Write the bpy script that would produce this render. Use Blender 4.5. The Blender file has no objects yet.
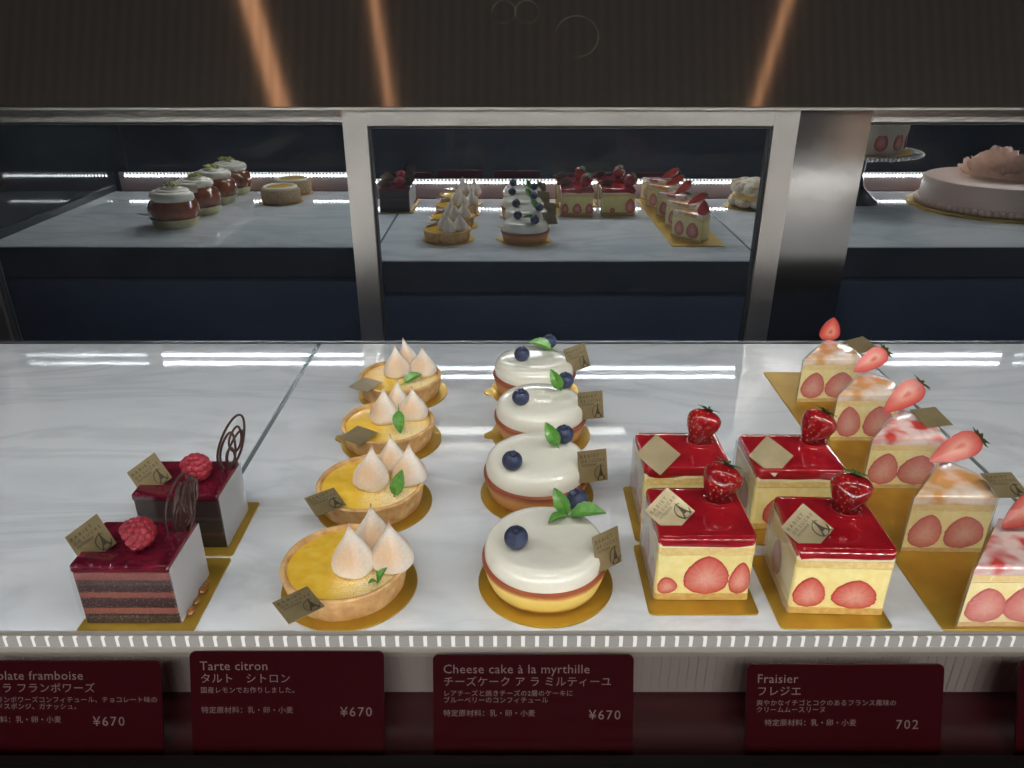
import bpy, bmesh, math, random
from mathutils import Vector, Matrix, Euler
PI = math.pi
rnd = random.Random(7)
S = bpy.context.scene
COL = S.collection

# ------------------------------------------------------------------ camera
cam_d = bpy.data.cameras.new('camera')
cam_d.sensor_fit = 'HORIZONTAL'; cam_d.sensor_width = 36.0
cam_d.lens = 36.0 * 770 / 1024
cam_d.clip_start = 0.01
cam = bpy.data.objects.new('camera', cam_d); COL.objects.link(cam)
cam.location = (0, 0, 0.30)
cam.rotation_euler = (math.radians(90 - 25), 0, 0)
S.camera = cam

# ------------------------------------------------------------------ world, exposure
W = bpy.data.worlds.new('world'); S.world = W; W.use_nodes = True
W.node_tree.nodes['Background'].inputs[0].default_value = (0.75, 0.82, 1.0, 1)
W.node_tree.nodes['Background'].inputs[1].default_value = 0.12
S.view_settings.view_transform = 'Standard'
S.view_settings.look = 'None'
S.view_settings.exposure = 0.5
S.view_settings.gamma = 1.0
S.view_settings.use_curve_mapping = False
S.cycles.sample_clamp_indirect = 30.0
LED_TOP = 175.0      # emission of the two upper LED rows
LED_LOW = 24.0       # emission of the lower LED rows
FILL_PANEL = 7.0  # emission of the added overhead fill panel
LAMP_WARM = 1.3

# ------------------------------------------------------------------ materials
MATS = {}
def new_mat(name):
    m = bpy.data.materials.new(name); m.use_nodes = True
    nt = m.node_tree
    return m, nt, nt.nodes['Principled BSDF']
def N(nt, t, **kw):
    n = nt.nodes.new(t)
    for k, v in kw.items():
        if hasattr(n, k): setattr(n, k, v)
        else: n.inputs[k].default_value = v
    return n
def rgb(c): return (c[0], c[1], c[2], 1)
def srgb(r, g, b):
    f = lambda v: ((v/255+.055)/1.055)**2.4 if v/255 > .04045 else v/255/12.92
    return (f(r), f(g), f(b))
def ramp(nt, stops, interp='LINEAR'):
    r = nt.nodes.new('ShaderNodeValToRGB'); e = r.color_ramp.elements
    r.color_ramp.interpolation = interp
    while len(e) < len(stops): e.new(0.5)
    for i, (p, c) in enumerate(stops):
        e[i].position = p; e[i].color = rgb(c)
    return r
def coords(nt): return N(nt, 'ShaderNodeTexCoord').outputs['Object']
def pmat(name, c, rough=.5, metal=0, coat=0, c2=None, scale=300, bump=0, bscale=None, sss=0, detail=4, spec=None, trans=0, lo=.35, hi=.65):
    if name in MATS: return MATS[name]
    m, nt, b = new_mat(name)
    b.inputs['Base Color'].default_value = rgb(c)
    b.inputs['Roughness'].default_value = rough
    b.inputs['Metallic'].default_value = metal
    b.inputs['Coat Weight'].default_value = coat
    b.inputs['Coat Roughness'].default_value = .05
    if spec is not None: b.inputs['Specular IOR Level'].default_value = spec
    if sss:
        b.inputs['Subsurface Weight'].default_value = sss
        b.inputs['Subsurface Scale'].default_value = .003
    if c2 is not None:
        n = N(nt, 'ShaderNodeTexNoise', Scale=scale, Detail=detail)
        nt.links.new(coords(nt), n.inputs['Vector'])
        r = ramp(nt, [(lo, c), (hi, c2)])
        nt.links.new(n.outputs['Fac'], r.inputs[0]); nt.links.new(r.outputs[0], b.inputs['Base Color'])
    if bump:
        n2 = N(nt, 'ShaderNodeTexNoise', Scale=bscale or scale, Detail=3)
        nt.links.new(coords(nt), n2.inputs['Vector'])
        bp = N(nt, 'ShaderNodeBump', Strength=bump, Distance=.0006)
        nt.links.new(n2.outputs['Fac'], bp.inputs['Height']); nt.links.new(bp.outputs[0], b.inputs['Normal'])
    MATS[name] = m
    return m

def marble_mat():
    m, nt, b = new_mat('marble')
    co = coords(nt)
    mp = N(nt, 'ShaderNodeMapping'); mp.inputs['Rotation'].default_value = (0, 0, .35); mp.inputs['Scale'].default_value = (5, 14, 5)
    nt.links.new(co, mp.inputs[0])
    n1 = N(nt, 'ShaderNodeTexNoise', Scale=1.0, Detail=6, Roughness=.6, Distortion=1.2)
    nt.links.new(mp.outputs[0], n1.inputs['Vector'])
    r1 = ramp(nt, [(.28, (.57, .60, .63)), (.47, (.66, .685, .71)), (.7, (.70, .72, .74))])
    nt.links.new(n1.outputs['Fac'], r1.inputs[0])
    n2 = N(nt, 'ShaderNodeTexNoise', Scale=.55, Detail=8, Roughness=.55, Distortion=2.2)
    nt.links.new(mp.outputs[0], n2.inputs['Vector'])
    r2 = ramp(nt, [(.45, (1, 1, 1)), (.495, (.88, .89, .90)), (.505, (.86, .87, .88)), (.56, (1, 1, 1))])
    nt.links.new(n2.outputs['Fac'], r2.inputs[0])
    mx = nt.nodes.new('ShaderNodeMix'); mx.data_type = 'RGBA'; mx.blend_type = 'MULTIPLY'; mx.inputs[0].default_value = 1
    nt.links.new(r1.outputs[0], mx.inputs[6]); nt.links.new(r2.outputs[0], mx.inputs[7])
    nt.links.new(mx.outputs[2], b.inputs['Base Color'])
    b.inputs['Roughness'].default_value = .035
    b.inputs['IOR'].default_value = 1.5
    return m

def glass_pane_mat(name, tint=(1, 1, 1), ior=1.5, haze=0, hcol=(.8, .8, .82), rough=.0):
    if name in MATS: return MATS[name]
    m = bpy.data.materials.new(name); m.use_nodes = True; nt = m.node_tree; nt.nodes.clear()
    o = N(nt, 'ShaderNodeOutputMaterial')
    t = N(nt, 'ShaderNodeBsdfTransparent'); t.inputs[0].default_value = rgb(tint)
    g = N(nt, 'ShaderNodeBsdfGlossy'); g.inputs['Roughness'].default_value = rough
    ge = N(nt, 'ShaderNodeNewGeometry')
    dt = N(nt, 'ShaderNodeVectorMath', operation='DOT_PRODUCT'); nt.links.new(ge.outputs['Normal'], dt.inputs[0]); nt.links.new(ge.outputs['Incoming'], dt.inputs[1])
    ab = N(nt, 'ShaderNodeMath', operation='ABSOLUTE'); nt.links.new(dt.outputs['Value'], ab.inputs[0])
    om = N(nt, 'ShaderNodeMath', operation='SUBTRACT'); om.inputs[0].default_value = 1; nt.links.new(ab.outputs[0], om.inputs[1])
    pw = N(nt, 'ShaderNodeMath', operation='POWER'); pw.inputs[1].default_value = 5; nt.links.new(om.outputs[0], pw.inputs[0])
    r0 = ((ior-1)/(ior+1))**2
    f = N(nt, 'ShaderNodeMath', operation='MULTIPLY_ADD'); f.inputs[1].default_value = 1-r0; f.inputs[2].default_value = r0; nt.links.new(pw.outputs[0], f.inputs[0])
    mx = N(nt, 'ShaderNodeMixShader')
    nt.links.new(f.outputs[0], mx.inputs[0]); nt.links.new(t.outputs[0], mx.inputs[1]); nt.links.new(g.outputs[0], mx.inputs[2])
    last = mx
    if haze:
        d = N(nt, 'ShaderNodeBsdfDiffuse'); d.inputs[0].default_value = rgb(hcol)
        m2 = N(nt, 'ShaderNodeMixShader'); m2.inputs[0].default_value = haze
        nt.links.new(mx.outputs[0], m2.inputs[1]); nt.links.new(d.outputs[0], m2.inputs[2]); last = m2
    nt.links.new(last.outputs[0], o.inputs[0])
    MATS[name] = m
    return m

def mirror_mat():
    m = bpy.data.materials.new('mirror'); m.use_nodes = True; nt = m.node_tree; nt.nodes.clear()
    o = N(nt, 'ShaderNodeOutputMaterial')
    g = N(nt, 'ShaderNodeBsdfGlossy'); g.inputs['Roughness'].default_value = .012; g.inputs[0].default_value = (.60, .645, .68, 1)
    d = N(nt, 'ShaderNodeBsdfDiffuse'); d.inputs[0].default_value = (.35, .4, .5, 1)
    n = N(nt, 'ShaderNodeTexNoise', Scale=14, Detail=6, Roughness=.7)
    nt.links.new(coords(nt), n.inputs['Vector'])
    mr = N(nt, 'ShaderNodeMapRange'); mr.inputs[1].default_value = .3; mr.inputs[2].default_value = .75; mr.inputs[3].default_value = .012; mr.inputs[4].default_value = .05
    nt.links.new(n.outputs['Fac'], mr.inputs[0])
    mx = N(nt, 'ShaderNodeMixShader'); nt.links.new(mr.outputs[0], mx.inputs[0])
    nt.links.new(g.outputs[0], mx.inputs[1]); nt.links.new(d.outputs[0], mx.inputs[2]); nt.links.new(mx.outputs[0], o.inputs[0])
    return m

def emit_mat(name, c, s):
    if name in MATS: return MATS[name]
    m = bpy.data.materials.new(name); m.use_nodes = True; nt = m.node_tree; nt.nodes.clear()
    o = N(nt, 'ShaderNodeOutputMaterial'); e = N(nt, 'ShaderNodeEmission')
    e.inputs[0].default_value = rgb(c); e.inputs[1].default_value = s
    nt.links.new(e.outputs[0], o.inputs[0]); MATS[name] = m
    return m

def hood_mat():
    """dark brushed steel with a fine vertical grain and cup-ring stains"""
    m, nt, b = new_mat('dark_brushed_steel')
    co = coords(nt)
    sx = N(nt, 'ShaderNodeSeparateXYZ'); nt.links.new(co, sx.inputs[0])
    w = N(nt, 'ShaderNodeTexWave'); w.bands_direction = 'X'; w.inputs['Scale'].default_value = 24; w.inputs['Distortion'].default_value = .6; w.inputs['Detail'].default_value = 2
    nt.links.new(co, w.inputs['Vector'])
    r = ramp(nt, [(0, (.27, .225, .195)), (1, (.31, .262, .23))])
    nt.links.new(w.outputs['Fac'], r.inputs[0])
    # rings: distance in the panel's own plane (object x, y)
    last = r.outputs[0]
    cb = N(nt, 'ShaderNodeCombineXYZ'); nt.links.new(sx.outputs[0], cb.inputs[0]); nt.links.new(sx.outputs[1], cb.inputs[1])
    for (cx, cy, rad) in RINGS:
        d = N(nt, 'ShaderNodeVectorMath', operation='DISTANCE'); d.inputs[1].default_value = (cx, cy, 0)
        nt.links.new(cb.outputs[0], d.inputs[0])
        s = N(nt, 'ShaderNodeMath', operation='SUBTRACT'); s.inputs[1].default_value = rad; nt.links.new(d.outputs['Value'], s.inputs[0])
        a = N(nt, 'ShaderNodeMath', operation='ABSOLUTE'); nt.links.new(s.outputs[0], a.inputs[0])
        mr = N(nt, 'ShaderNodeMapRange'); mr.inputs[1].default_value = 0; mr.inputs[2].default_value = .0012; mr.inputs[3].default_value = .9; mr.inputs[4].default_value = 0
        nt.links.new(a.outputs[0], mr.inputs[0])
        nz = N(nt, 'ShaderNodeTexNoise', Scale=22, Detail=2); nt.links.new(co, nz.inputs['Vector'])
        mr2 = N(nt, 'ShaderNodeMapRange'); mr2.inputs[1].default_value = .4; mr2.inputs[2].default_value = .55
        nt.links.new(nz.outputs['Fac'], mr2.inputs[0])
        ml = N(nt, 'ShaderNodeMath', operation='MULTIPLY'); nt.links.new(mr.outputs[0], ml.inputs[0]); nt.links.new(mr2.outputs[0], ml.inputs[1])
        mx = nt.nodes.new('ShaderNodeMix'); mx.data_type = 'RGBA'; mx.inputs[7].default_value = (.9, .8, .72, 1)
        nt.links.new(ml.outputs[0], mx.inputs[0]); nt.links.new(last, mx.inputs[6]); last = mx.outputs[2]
    nt.links.new(last, b.inputs['Base Color'])
    b.inputs['Metallic'].default_value = .9
    b.inputs['Roughness'].default_value = .075
    return m

def zlayer_mat(name, stops, height, rough=.6, noise=.12, nscale=250, bump=.3, coat=0, speck=None):
    """layers cut through a cake: colour follows the cake's own height"""
    if name in MATS: return MATS[name]
    m, nt, b = new_mat(name)
    co = coords(nt)
    sx = N(nt, 'ShaderNodeSeparateXYZ'); nt.links.new(co, sx.inputs[0])
    n = N(nt, 'ShaderNodeTexNoise', Scale=nscale, Detail=4); nt.links.new(co, n.inputs['Vector'])
    a = N(nt, 'ShaderNodeMath', operation='DIVIDE'); a.inputs[1].default_value = height; nt.links.new(sx.outputs[2], a.inputs[0])
    c = N(nt, 'ShaderNodeMath', operation='MULTIPLY_ADD'); c.inputs[1].default_value = noise; nt.links.new(n.outputs['Fac'], c.inputs[0]); nt.links.new(a.outputs[0], c.inputs[2])
    s = N(nt, 'ShaderNodeMath', operation='SUBTRACT'); s.inputs[1].default_value = noise*.5; nt.links.new(c.outputs[0], s.inputs[0])
    r = ramp(nt, stops); nt.links.new(s.outputs[0], r.inputs[0])
    out = r.outputs[0]
    if speck:
        n3 = N(nt, 'ShaderNodeTexNoise', Scale=900, Detail=2); nt.links.new(co, n3.inputs['Vector'])
        r3 = ramp(nt, [(.56, (0, 0, 0)), (.66, (1, 1, 1))]); nt.links.new(n3.outputs['Fac'], r3.inputs[0])
        mf = N(nt, 'ShaderNodeMath', operation='MULTIPLY'); mf.inputs[1].default_value = .5; nt.links.new(r3.outputs[0], mf.inputs[0])
        mx = nt.nodes.new('ShaderNodeMix'); mx.data_type = 'RGBA'; mx.inputs[7].default_value = rgb(speck)
        nt.links.new(mf.outputs[0], mx.inputs[0]); nt.links.new(out, mx.inputs[6]); out = mx.outputs[2]
    nt.links.new(out, b.inputs['Base Color'])
    b.inputs['Roughness'].default_value = rough; b.inputs['Coat Weight'].default_value = coat
    if bump:
        bp = N(nt, 'ShaderNodeBump', Strength=bump, Distance=.0006)
        nt.links.new(n.outputs['Fac'], bp.inputs['Height']); nt.links.new(bp.outputs[0], b.inputs['Normal'])
    MATS[name] = m
    return m

def dusted_mat(name, c, c2, dust, centre, rad, rough=.25, density=.5):
    """base colour with icing sugar sifted over one side (a spot in the object's own frame)"""
    if name in MATS: return MATS[name]
    m, nt, b = new_mat(name)
    co = coords(nt)
    n = N(nt, 'ShaderNodeTexNoise', Scale=120, Detail=3); nt.links.new(co, n.inputs['Vector'])
    r = ramp(nt, [(.35, c), (.65, c2)]); nt.links.new(n.outputs['Fac'], r.inputs[0])
    d = N(nt, 'ShaderNodeVectorMath', operation='DISTANCE'); d.inputs[1].default_value = centre; nt.links.new(co, d.inputs[0])
    mr = N(nt, 'ShaderNodeMapRange'); mr.inputs[1].default_value = rad; mr.inputs[2].default_value = rad*.25; mr.inputs[3].default_value = 0; mr.inputs[4].default_value = density
    nt.links.new(d.outputs['Value'], mr.inputs[0])
    n2 = N(nt, 'ShaderNodeTexNoise', Scale=1400, Detail=2); nt.links.new(co, n2.inputs['Vector'])
    mr2 = N(nt, 'ShaderNodeMapRange'); mr2.inputs[1].default_value = .38; mr2.inputs[2].default_value = .6
    nt.links.new(n2.outputs['Fac'], mr2.inputs[0])
    ml = N(nt, 'ShaderNodeMath', operation='MULTIPLY'); nt.links.new(mr.outputs[0], ml.inputs[0]); nt.links.new(mr2.outputs[0], ml.inputs[1])
    mx = nt.nodes.new('ShaderNodeMix'); mx.data_type = 'RGBA'; mx.inputs[7].default_value = rgb(dust)
    nt.links.new(ml.outputs[0], mx.inputs[0]); nt.links.new(r.outputs[0], mx.inputs[6])
    nt.links.new(mx.outputs[2], b.inputs['Base Color'])
    ra = N(nt, 'ShaderNodeMapRange'); ra.inputs[3].default_value = rough; ra.inputs[4].default_value = .85
    nt.links.new(ml.outputs[0], ra.inputs[0]); nt.links.new(ra.outputs[0], b.inputs['Roughness'])
    MATS[name] = m
    return m

def attr_mat(name, rough=.35, coat=.3, bump=0):
    if name in MATS: return MATS[name]
    m, nt, b = new_mat(name)
    a = N(nt, 'ShaderNodeAttribute', attribute_name='tone')
    n = N(nt, 'ShaderNodeTexNoise', Scale=700, Detail=3); nt.links.new(coords(nt), n.inputs['Vector'])
    mr = N(nt, 'ShaderNodeMapRange'); mr.inputs[3].default_value = .82; mr.inputs[4].default_value = 1.15
    nt.links.new(n.outputs['Fac'], mr.inputs[0])
    mx = nt.nodes.new('ShaderNodeMix'); mx.data_type = 'RGBA'; mx.blend_type = 'MULTIPLY'; mx.inputs[0].default_value = 1
    nt.links.new(a.outputs['Color'], mx.inputs[6]); nt.links.new(mr.outputs[0], mx.inputs[7])
    nt.links.new(mx.outputs[2], b.inputs['Base Color'])
    b.inputs['Roughness'].default_value = rough; b.inputs['Coat Weight'].default_value = coat
    MATS[name] = m
    return m

# ------------------------------------------------------------------ mesh builder
class MB:
    def __init__(s): s.v = []; s.f = []; s.mi = []; s.c = []; s.flat = set()
    def add(s, vs, fs, mat=0, xf=None, col=None):
        o = len(s.v)
        for i, p in enumerate(vs):
            p = Vector(p)
            s.v.append(tuple(xf @ p) if xf is not None else tuple(p))
            s.c.append(col[i] if col else (1, 1, 1))
        for f in fs: s.f.append([o+i for i in f]); s.mi.append(mat)
        return s
    def lathe(s, prof, seg=48, mat=0, xf=None, wob=0, wn=5, ph=0, col=None):
        vs = []; cl = []
        for k, (r, z) in enumerate(prof):
            for i in range(seg):
                a = 2*PI*i/seg
                rr = r*(1+wob*math.sin(wn*a+ph+z*90))
                vs.append((rr*math.cos(a), rr*math.sin(a), z))
                if col: cl.append(col[k])
        fs = []
        for k in range(len(prof)-1):
            for i in range(seg):
                j = (i+1) % seg
                fs.append([k*seg+i, k*seg+j, (k+1)*seg+j, (k+1)*seg+i])
        if prof[0][0] > 1e-6: fs.append([i for i in range(seg)][::-1])
        if prof[-1][0] > 1e-6: fs.append([(len(prof)-1)*seg+i for i in range(seg)])
        return s.add(vs, fs, mat, xf, cl if col else None)
    def prism(s, poly, z0, z1, mat=0, xf=None, bev=0):
        """polygon (counter-clockwise) swept up, with small bevels on the top and bottom rims"""
        n = len(poly)
        def inset(p, d):
            out = []
            for i in range(n):
                a = Vector(p[i-1]); b = Vector(p[i]); c = Vector(p[(i+1) % n])
                e1 = (b-a).normalized(); e2 = (c-b).normalized()
                n1 = Vector((-e1.y, e1.x)); n2 = Vector((-e2.y, e2.x))
                m = (n1+n2); m = m/max(m.length_squared, .3)*2*.5*2 if m.length > 0 else n1
                mm = (n1+n2).normalized(); k = d/max(mm.dot(n1), .4)
                out.append((b.x+mm.x*k, b.y+mm.y*k))
            return out
        rings = [(poly, z0), (poly, z1)]
        if bev: rings = [(inset(poly, bev), z0), (poly, z0+bev), (poly, z1-bev), (inset(poly, bev*.3), z1-bev*.3), (inset(poly, bev), z1)]
        vs = []
        for p, z in rings: vs += [(q[0], q[1], z) for q in p]
        fs = []
        for k in range(len(rings)-1):
            for i in range(n):
                j = (i+1) % n
                fs.append([k*n+i, k*n+j, (k+1)*n+j, (k+1)*n+i])
        fs.append(list(range(n))[::-1]); fs.append([(len(rings)-1)*n+i for i in range(n)])
        base = len(s.f); m = len(fs)
        s.flat |= {base+m-1, base+m-2}
        for k in range(len(rings)-1):
            for i in range(n):
                if (k == 1 or not bev) and (n == 4 or (n < 40 and (Vector(poly[i])-Vector(poly[(i+1) % n])).length > .004)): s.flat.add(base+k*n+i)
        return s.add(vs, fs, mat, xf)
    def box(s, x0, x1, y0, y1, z0, z1, mat=0, bev=0, xf=None):
        return s.prism([(x0, y0), (x1, y0), (x1, y1), (x0, y1)], z0, z1, mat, xf, bev)
    def tube(s, pts, r, seg=8, mat=0, xf=None, closed=False, flat=1.0, caps=True):
        pts = [Vector(p) for p in pts]; n = len(pts); vs = []; up0 = None
        for i, p in enumerate(pts):
            a = pts[(i-1) % n] if (closed or i > 0) else p
            b = pts[(i+1) % n] if (closed or i < n-1) else p
            t = (b-a).normalized()
            if up0 is None: up0 = Vector((0, 1, 0)) if abs(t.y) < .9 else Vector((1, 0, 0))
            sd = t.cross(up0).normalized(); up = sd.cross(t).normalized(); up0 = up
            rr = r[i] if isinstance(r, (list, tuple)) else r
            for k in range(seg):
                an = 2*PI*k/seg
                vs.append(tuple(p + sd*rr*math.cos(an) + up*rr*flat*math.sin(an)))
        fs = []
        m = n if closed else n-1
        for i in range(m):
            i2 = (i+1) % n
            for k in range(seg):
                k2 = (k+1) % seg
                fs.append([i*seg+k, i*seg+k2, i2*seg+k2, i2*seg+k])
        if caps and not closed:
            fs.append(list(range(seg))[::-1]); fs.append([(n-1)*seg+k for k in range(seg)])
        return s.add(vs, fs, mat, xf)
    def ball(s, c, r, seg=12, rings=8, mat=0, sc=(1, 1, 1), xf=None, col=None):
        prof = [(max(0, math.sin(PI*k/rings)), -math.cos(PI*k/rings)) for k in range(rings+1)]
        prof[0] = (0, -1); prof[-1] = (0, 1)
        M = Matrix.Translation(Vector(c)) @ Matrix.Diagonal((r*sc[0], r*sc[1], r*sc[2], 1))
        if xf is not None: M = xf @ M
        cl = [col]*(rings+1) if col else None
        return s.lathe(prof, seg, mat, M, col=cl)
    def mesh(s, name, mats, smooth=35, tone=False):
        me = bpy.data.meshes.new(name)
        me.from_pydata(s.v, [], s.f)
        for m in (mats if isinstance(mats, (list, tuple)) else [mats]): me.materials.append(m)
        me.polygons.foreach_set('material_index', s.mi)
        if tone:
            ca = me.color_attributes.new('tone', 'FLOAT_COLOR', 'POINT')
            for i, c in enumerate(s.c): ca.data[i].color = (c[0], c[1], c[2], 1)
        me.polygons.foreach_set('use_smooth', [bool(smooth) and i not in s.flat for i in range(len(s.f))])
        bm = bmesh.new(); bm.from_mesh(me)
        bmesh.ops.remove_doubles(bm, verts=bm.verts, dist=1e-7)
        bmesh.ops.recalc_face_normals(bm, faces=bm.faces)
        bm.to_mesh(me); bm.free()
        if smooth:
            sm = [p.use_smooth for p in me.polygons]
            me.set_sharp_from_angle(angle=math.radians(smooth))
            me.polygons.foreach_set('use_smooth', sm)
        me.update()
        return me

def obj(name, me, parent=None, loc=(0, 0, 0), rot=None, xf=None):
    o = bpy.data.objects.new(name, me); COL.objects.link(o)
    if xf is not None: o.matrix_local = xf
    else:
        o.location = loc
        if rot: o.rotation_euler = rot
    if parent: o.parent = parent
    return o
def tag(o, label, cat, group=None, kind=None):
    o['label'] = label; o['category'] = cat
    if group: o['group'] = group
    if kind: o['kind'] = kind
    return o
def thing(name, label, cat, group=None, loc=(0, 0, 0), rot=0):
    o = bpy.data.objects.new(name, None); COL.objects.link(o); o.empty_display_size = .02
    o.location = loc; o.rotation_euler = (0, 0, rot)
    return tag(o, label, cat, group)
def struct(name, me, **k):
    o = obj(name, me, **k); o['kind'] = 'structure'; return o
CACHE = {}
def cached(key, fn):
    if key not in CACHE: CACHE[key] = fn()
    return CACHE[key]
def frame(c, u, v):
    u = Vector(u).normalized(); v = Vector(v); v = (v-u*v.dot(u)).normalized(); n = u.cross(v)
    M = Matrix((u, v, n)).transposed().to_4x4(); M.translation = Vector(c)
    return M
def axis(c, z, xh=(1, 0, 0)):
    z = Vector(z).normalized(); x = Vector(xh); x = (x-z*x.dot(z)).normalized(); y = z.cross(x)
    M = Matrix((x, y, z)).transposed().to_4x4(); M.translation = Vector(c)
    return M

# ------------------------------------------------------------------ text
def text_mesh(name, items, mat):
    """items: (string, x, y, size, align, spacing); one flat mesh of lettering"""
    mb = MB()
    for st, x, y, size, al, sp in items:
        cu = bpy.data.curves.new('lettering', 'FONT'); cu.body = st; cu.size = size; cu.align_x = al
        cu.space_character = sp; cu.resolution_u = 2
        o = bpy.data.objects.new('lettering', cu); COL.objects.link(o)
        dg = bpy.context.evaluated_depsgraph_get(); dg.update()
        me = bpy.data.meshes.new_from_object(o.evaluated_get(dg))
        mb.add([(v.co.x+x, v.co.y+y, 0) for v in me.vertices], [list(p.vertices) for p in me.polygons])
        bpy.data.objects.remove(o); bpy.data.curves.remove(cu); bpy.data.meshes.remove(me)
    return mb.mesh(name, mat, smooth=0)

# ------------------------------------------------------------------ shared materials
GOLD = pmat('gold_card', srgb(196, 160, 60), rough=.38, metal=.65, c2=srgb(178, 142, 50), scale=40)
TAGM = pmat('champagne_foil', srgb(150, 134, 100), rough=.3, metal=.35, c2=srgb(136, 120, 86), scale=60)
INK = pmat('brown_ink', srgb(58, 48, 34), rough=.6)
CREAM = pmat('white_cream', srgb(238, 232, 214), rough=.45, sss=.0, bump=.15, bscale=60)
GLAZEW = pmat('white_glaze', srgb(232, 228, 212), rough=.10, coat=.6, bump=.12, bscale=40)
CRUST = pmat('tart_crust', srgb(188, 140, 86), rough=.8, c2=srgb(222, 180, 122), scale=130, bump=.7, bscale=500)
MINT = pmat('mint_leaf', srgb(74, 132, 44), rough=.4, c2=srgb(104, 160, 66), scale=300, coat=.2)
BLUE = pmat('blueberry_skin', srgb(34, 40, 66), rough=.45, c2=srgb(62, 72, 104), scale=130)
REDG = pmat('red_glaze', srgb(150, 16, 30), rough=.08, coat=.8, c2=srgb(172, 28, 38), scale=60)
DREDG = pmat('dark_berry_glaze', srgb(84, 12, 34), rough=.12, coat=.8, c2=srgb(112, 22, 44), scale=120)
SPONGE = pmat('yellow_sponge', srgb(226, 194, 118), rough=.8, c2=srgb(238, 212, 146), scale=400, bump=.5)
MOUSSE = pmat('yellow_mousseline', srgb(240, 222, 142), rough=.6, c2=srgb(246, 232, 164), scale=200, bump=.25, bscale=400)
CHOC = pmat('dark_chocolate', srgb(62, 36, 30), rough=.35, coat=.2)
STRAW = pmat('strawberry_skin', srgb(136, 14, 24), rough=.18, coat=.8, c2=srgb(166, 28, 34), scale=120)
SEED = pmat('strawberry_seed', srgb(206, 118, 62), rough=.4)
CUT = attr_mat('strawberry_flesh')
STEEL = pmat('satin_steel', (.80, .745, .69), rough=.30, metal=1, c2=(.74, .69, .635), scale=30)
STEELG = pmat('brushed_steel_post', (.56, .525, .50), rough=.17, metal=1, c2=(.50, .475, .455), scale=9)
FILM = glass_pane_mat('clear_film', tint=(.97, .97, .97), ior=1.45, haze=.10, hcol=(.9, .9, .92), rough=.08)  # whitish diffuse share stands in for light reflecting off the film
FILMC = glass_pane_mat('thin_clear_film', tint=(.99, .99, .99), ior=1.4, haze=.0, rough=.05)
FILMW = glass_pane_mat('hazy_film', tint=(.97, .97, .97), ior=1.5, haze=.30, hcol=(.86, .87, .9), rough=.12)

# ------------------------------------------------------------------ small parts
def board_mesh(sx, sy, r=.003, t=.0012):
    pts = []
    for cx, cy, a0 in ((sx/2-r, -sy/2+r, -90), (sx/2-r, sy/2-r, 0), (-sx/2+r, sy/2-r, 90), (-sx/2+r, -sy/2+r, 180)):
        for k in range(5):
            a = math.radians(a0+k*22.5); pts.append((cx+r*math.cos(a), cy+r*math.sin(a)))
    return MB().prism(pts, 0, t, bev=.0003).mesh('cake_board', GOLD, smooth=40)
def round_board_mesh(R, t=.0012, tabdir=None):
    pts = []
    n = 90; tw = .14
    for i in range(n):
        a = 2*PI*i/n
        r = R
        d = abs((a-tabdir+PI) % (2*PI)-PI) if tabdir is not None else 9
        if d < tw: r = R + .006*math.sqrt(max(0, 1-(d/tw)**4))
        pts.append((r*math.cos(a), r*math.sin(a)))
    return MB().prism(pts, 0, t, bev=.0003).mesh('cake_board', GOLD, smooth=40)
BT = .0012

def tag_meshes():
    s = .0102
    plate = MB().box(-s, s, -s, s, -.00025, .00025, bev=.0001).mesh('foil_card', TAGM, smooth=0)
    txt = text_mesh('lettering', [('B A B I E T', -.0088, .0055, .0030, 'LEFT', 1.0), ('D E  S U C R E', -.0082, .0024, .0027, 'LEFT', 1.0), ('PATISSERIE', -.0076, .0000, .0021, 'LEFT', 1.0)], INK)
    # emblem: open ring round a tower with splayed feet
    mb = MB()
    ring = [(.0052+.0048*math.cos(a)*.85, -.0050+.0048*math.sin(a), 0) for a in [math.radians(60+k*11) for k in range(27)]]
    mb.tube([(p[0], p[1], 0) for p in ring], .00042, seg=6, flat=.4)
    tw = [(-.0032, -.0095), (-.0019, -.0095), (-.0012, -.0073), (.0012, -.0073), (.0019, -.0095), (.0032, -.0095), (.0014, -.0060), (.0006, -.0030), (.0002, .0006), (-.0002, .0006), (-.0006, -.0030), (-.0014, -.0060)]
    tw = [(x+.0054, y+.0002) for x, y in tw]
    # legs and spire as separate quads
    T = lambda *q: mb.add([(tw[i][0], tw[i][1], .0001) for i in q], [list(range(len(q)))])
    T(0, 1, 2, 11); T(3, 4, 5, 6); T(2, 3, 6, 7, 10, 11); T(7, 8, 9, 10)
    em = mb.mesh('emblem', INK, smooth=0)
    return plate, txt, em
def add_tag(parent, c, u, v, lettering=True):
    pl, tx, em = cached('tag', tag_meshes)
    o = obj('foil_card', pl, parent, xf=frame(c, u, v)); o['label'] = 'champagne gold foil card with lettering' if lettering else 'champagne gold foil card'
    if lettering:
        obj('lettering', tx, o, loc=(0, 0, .0004)); obj('emblem', em, o, loc=(0, 0, .0004))
    return o

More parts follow.
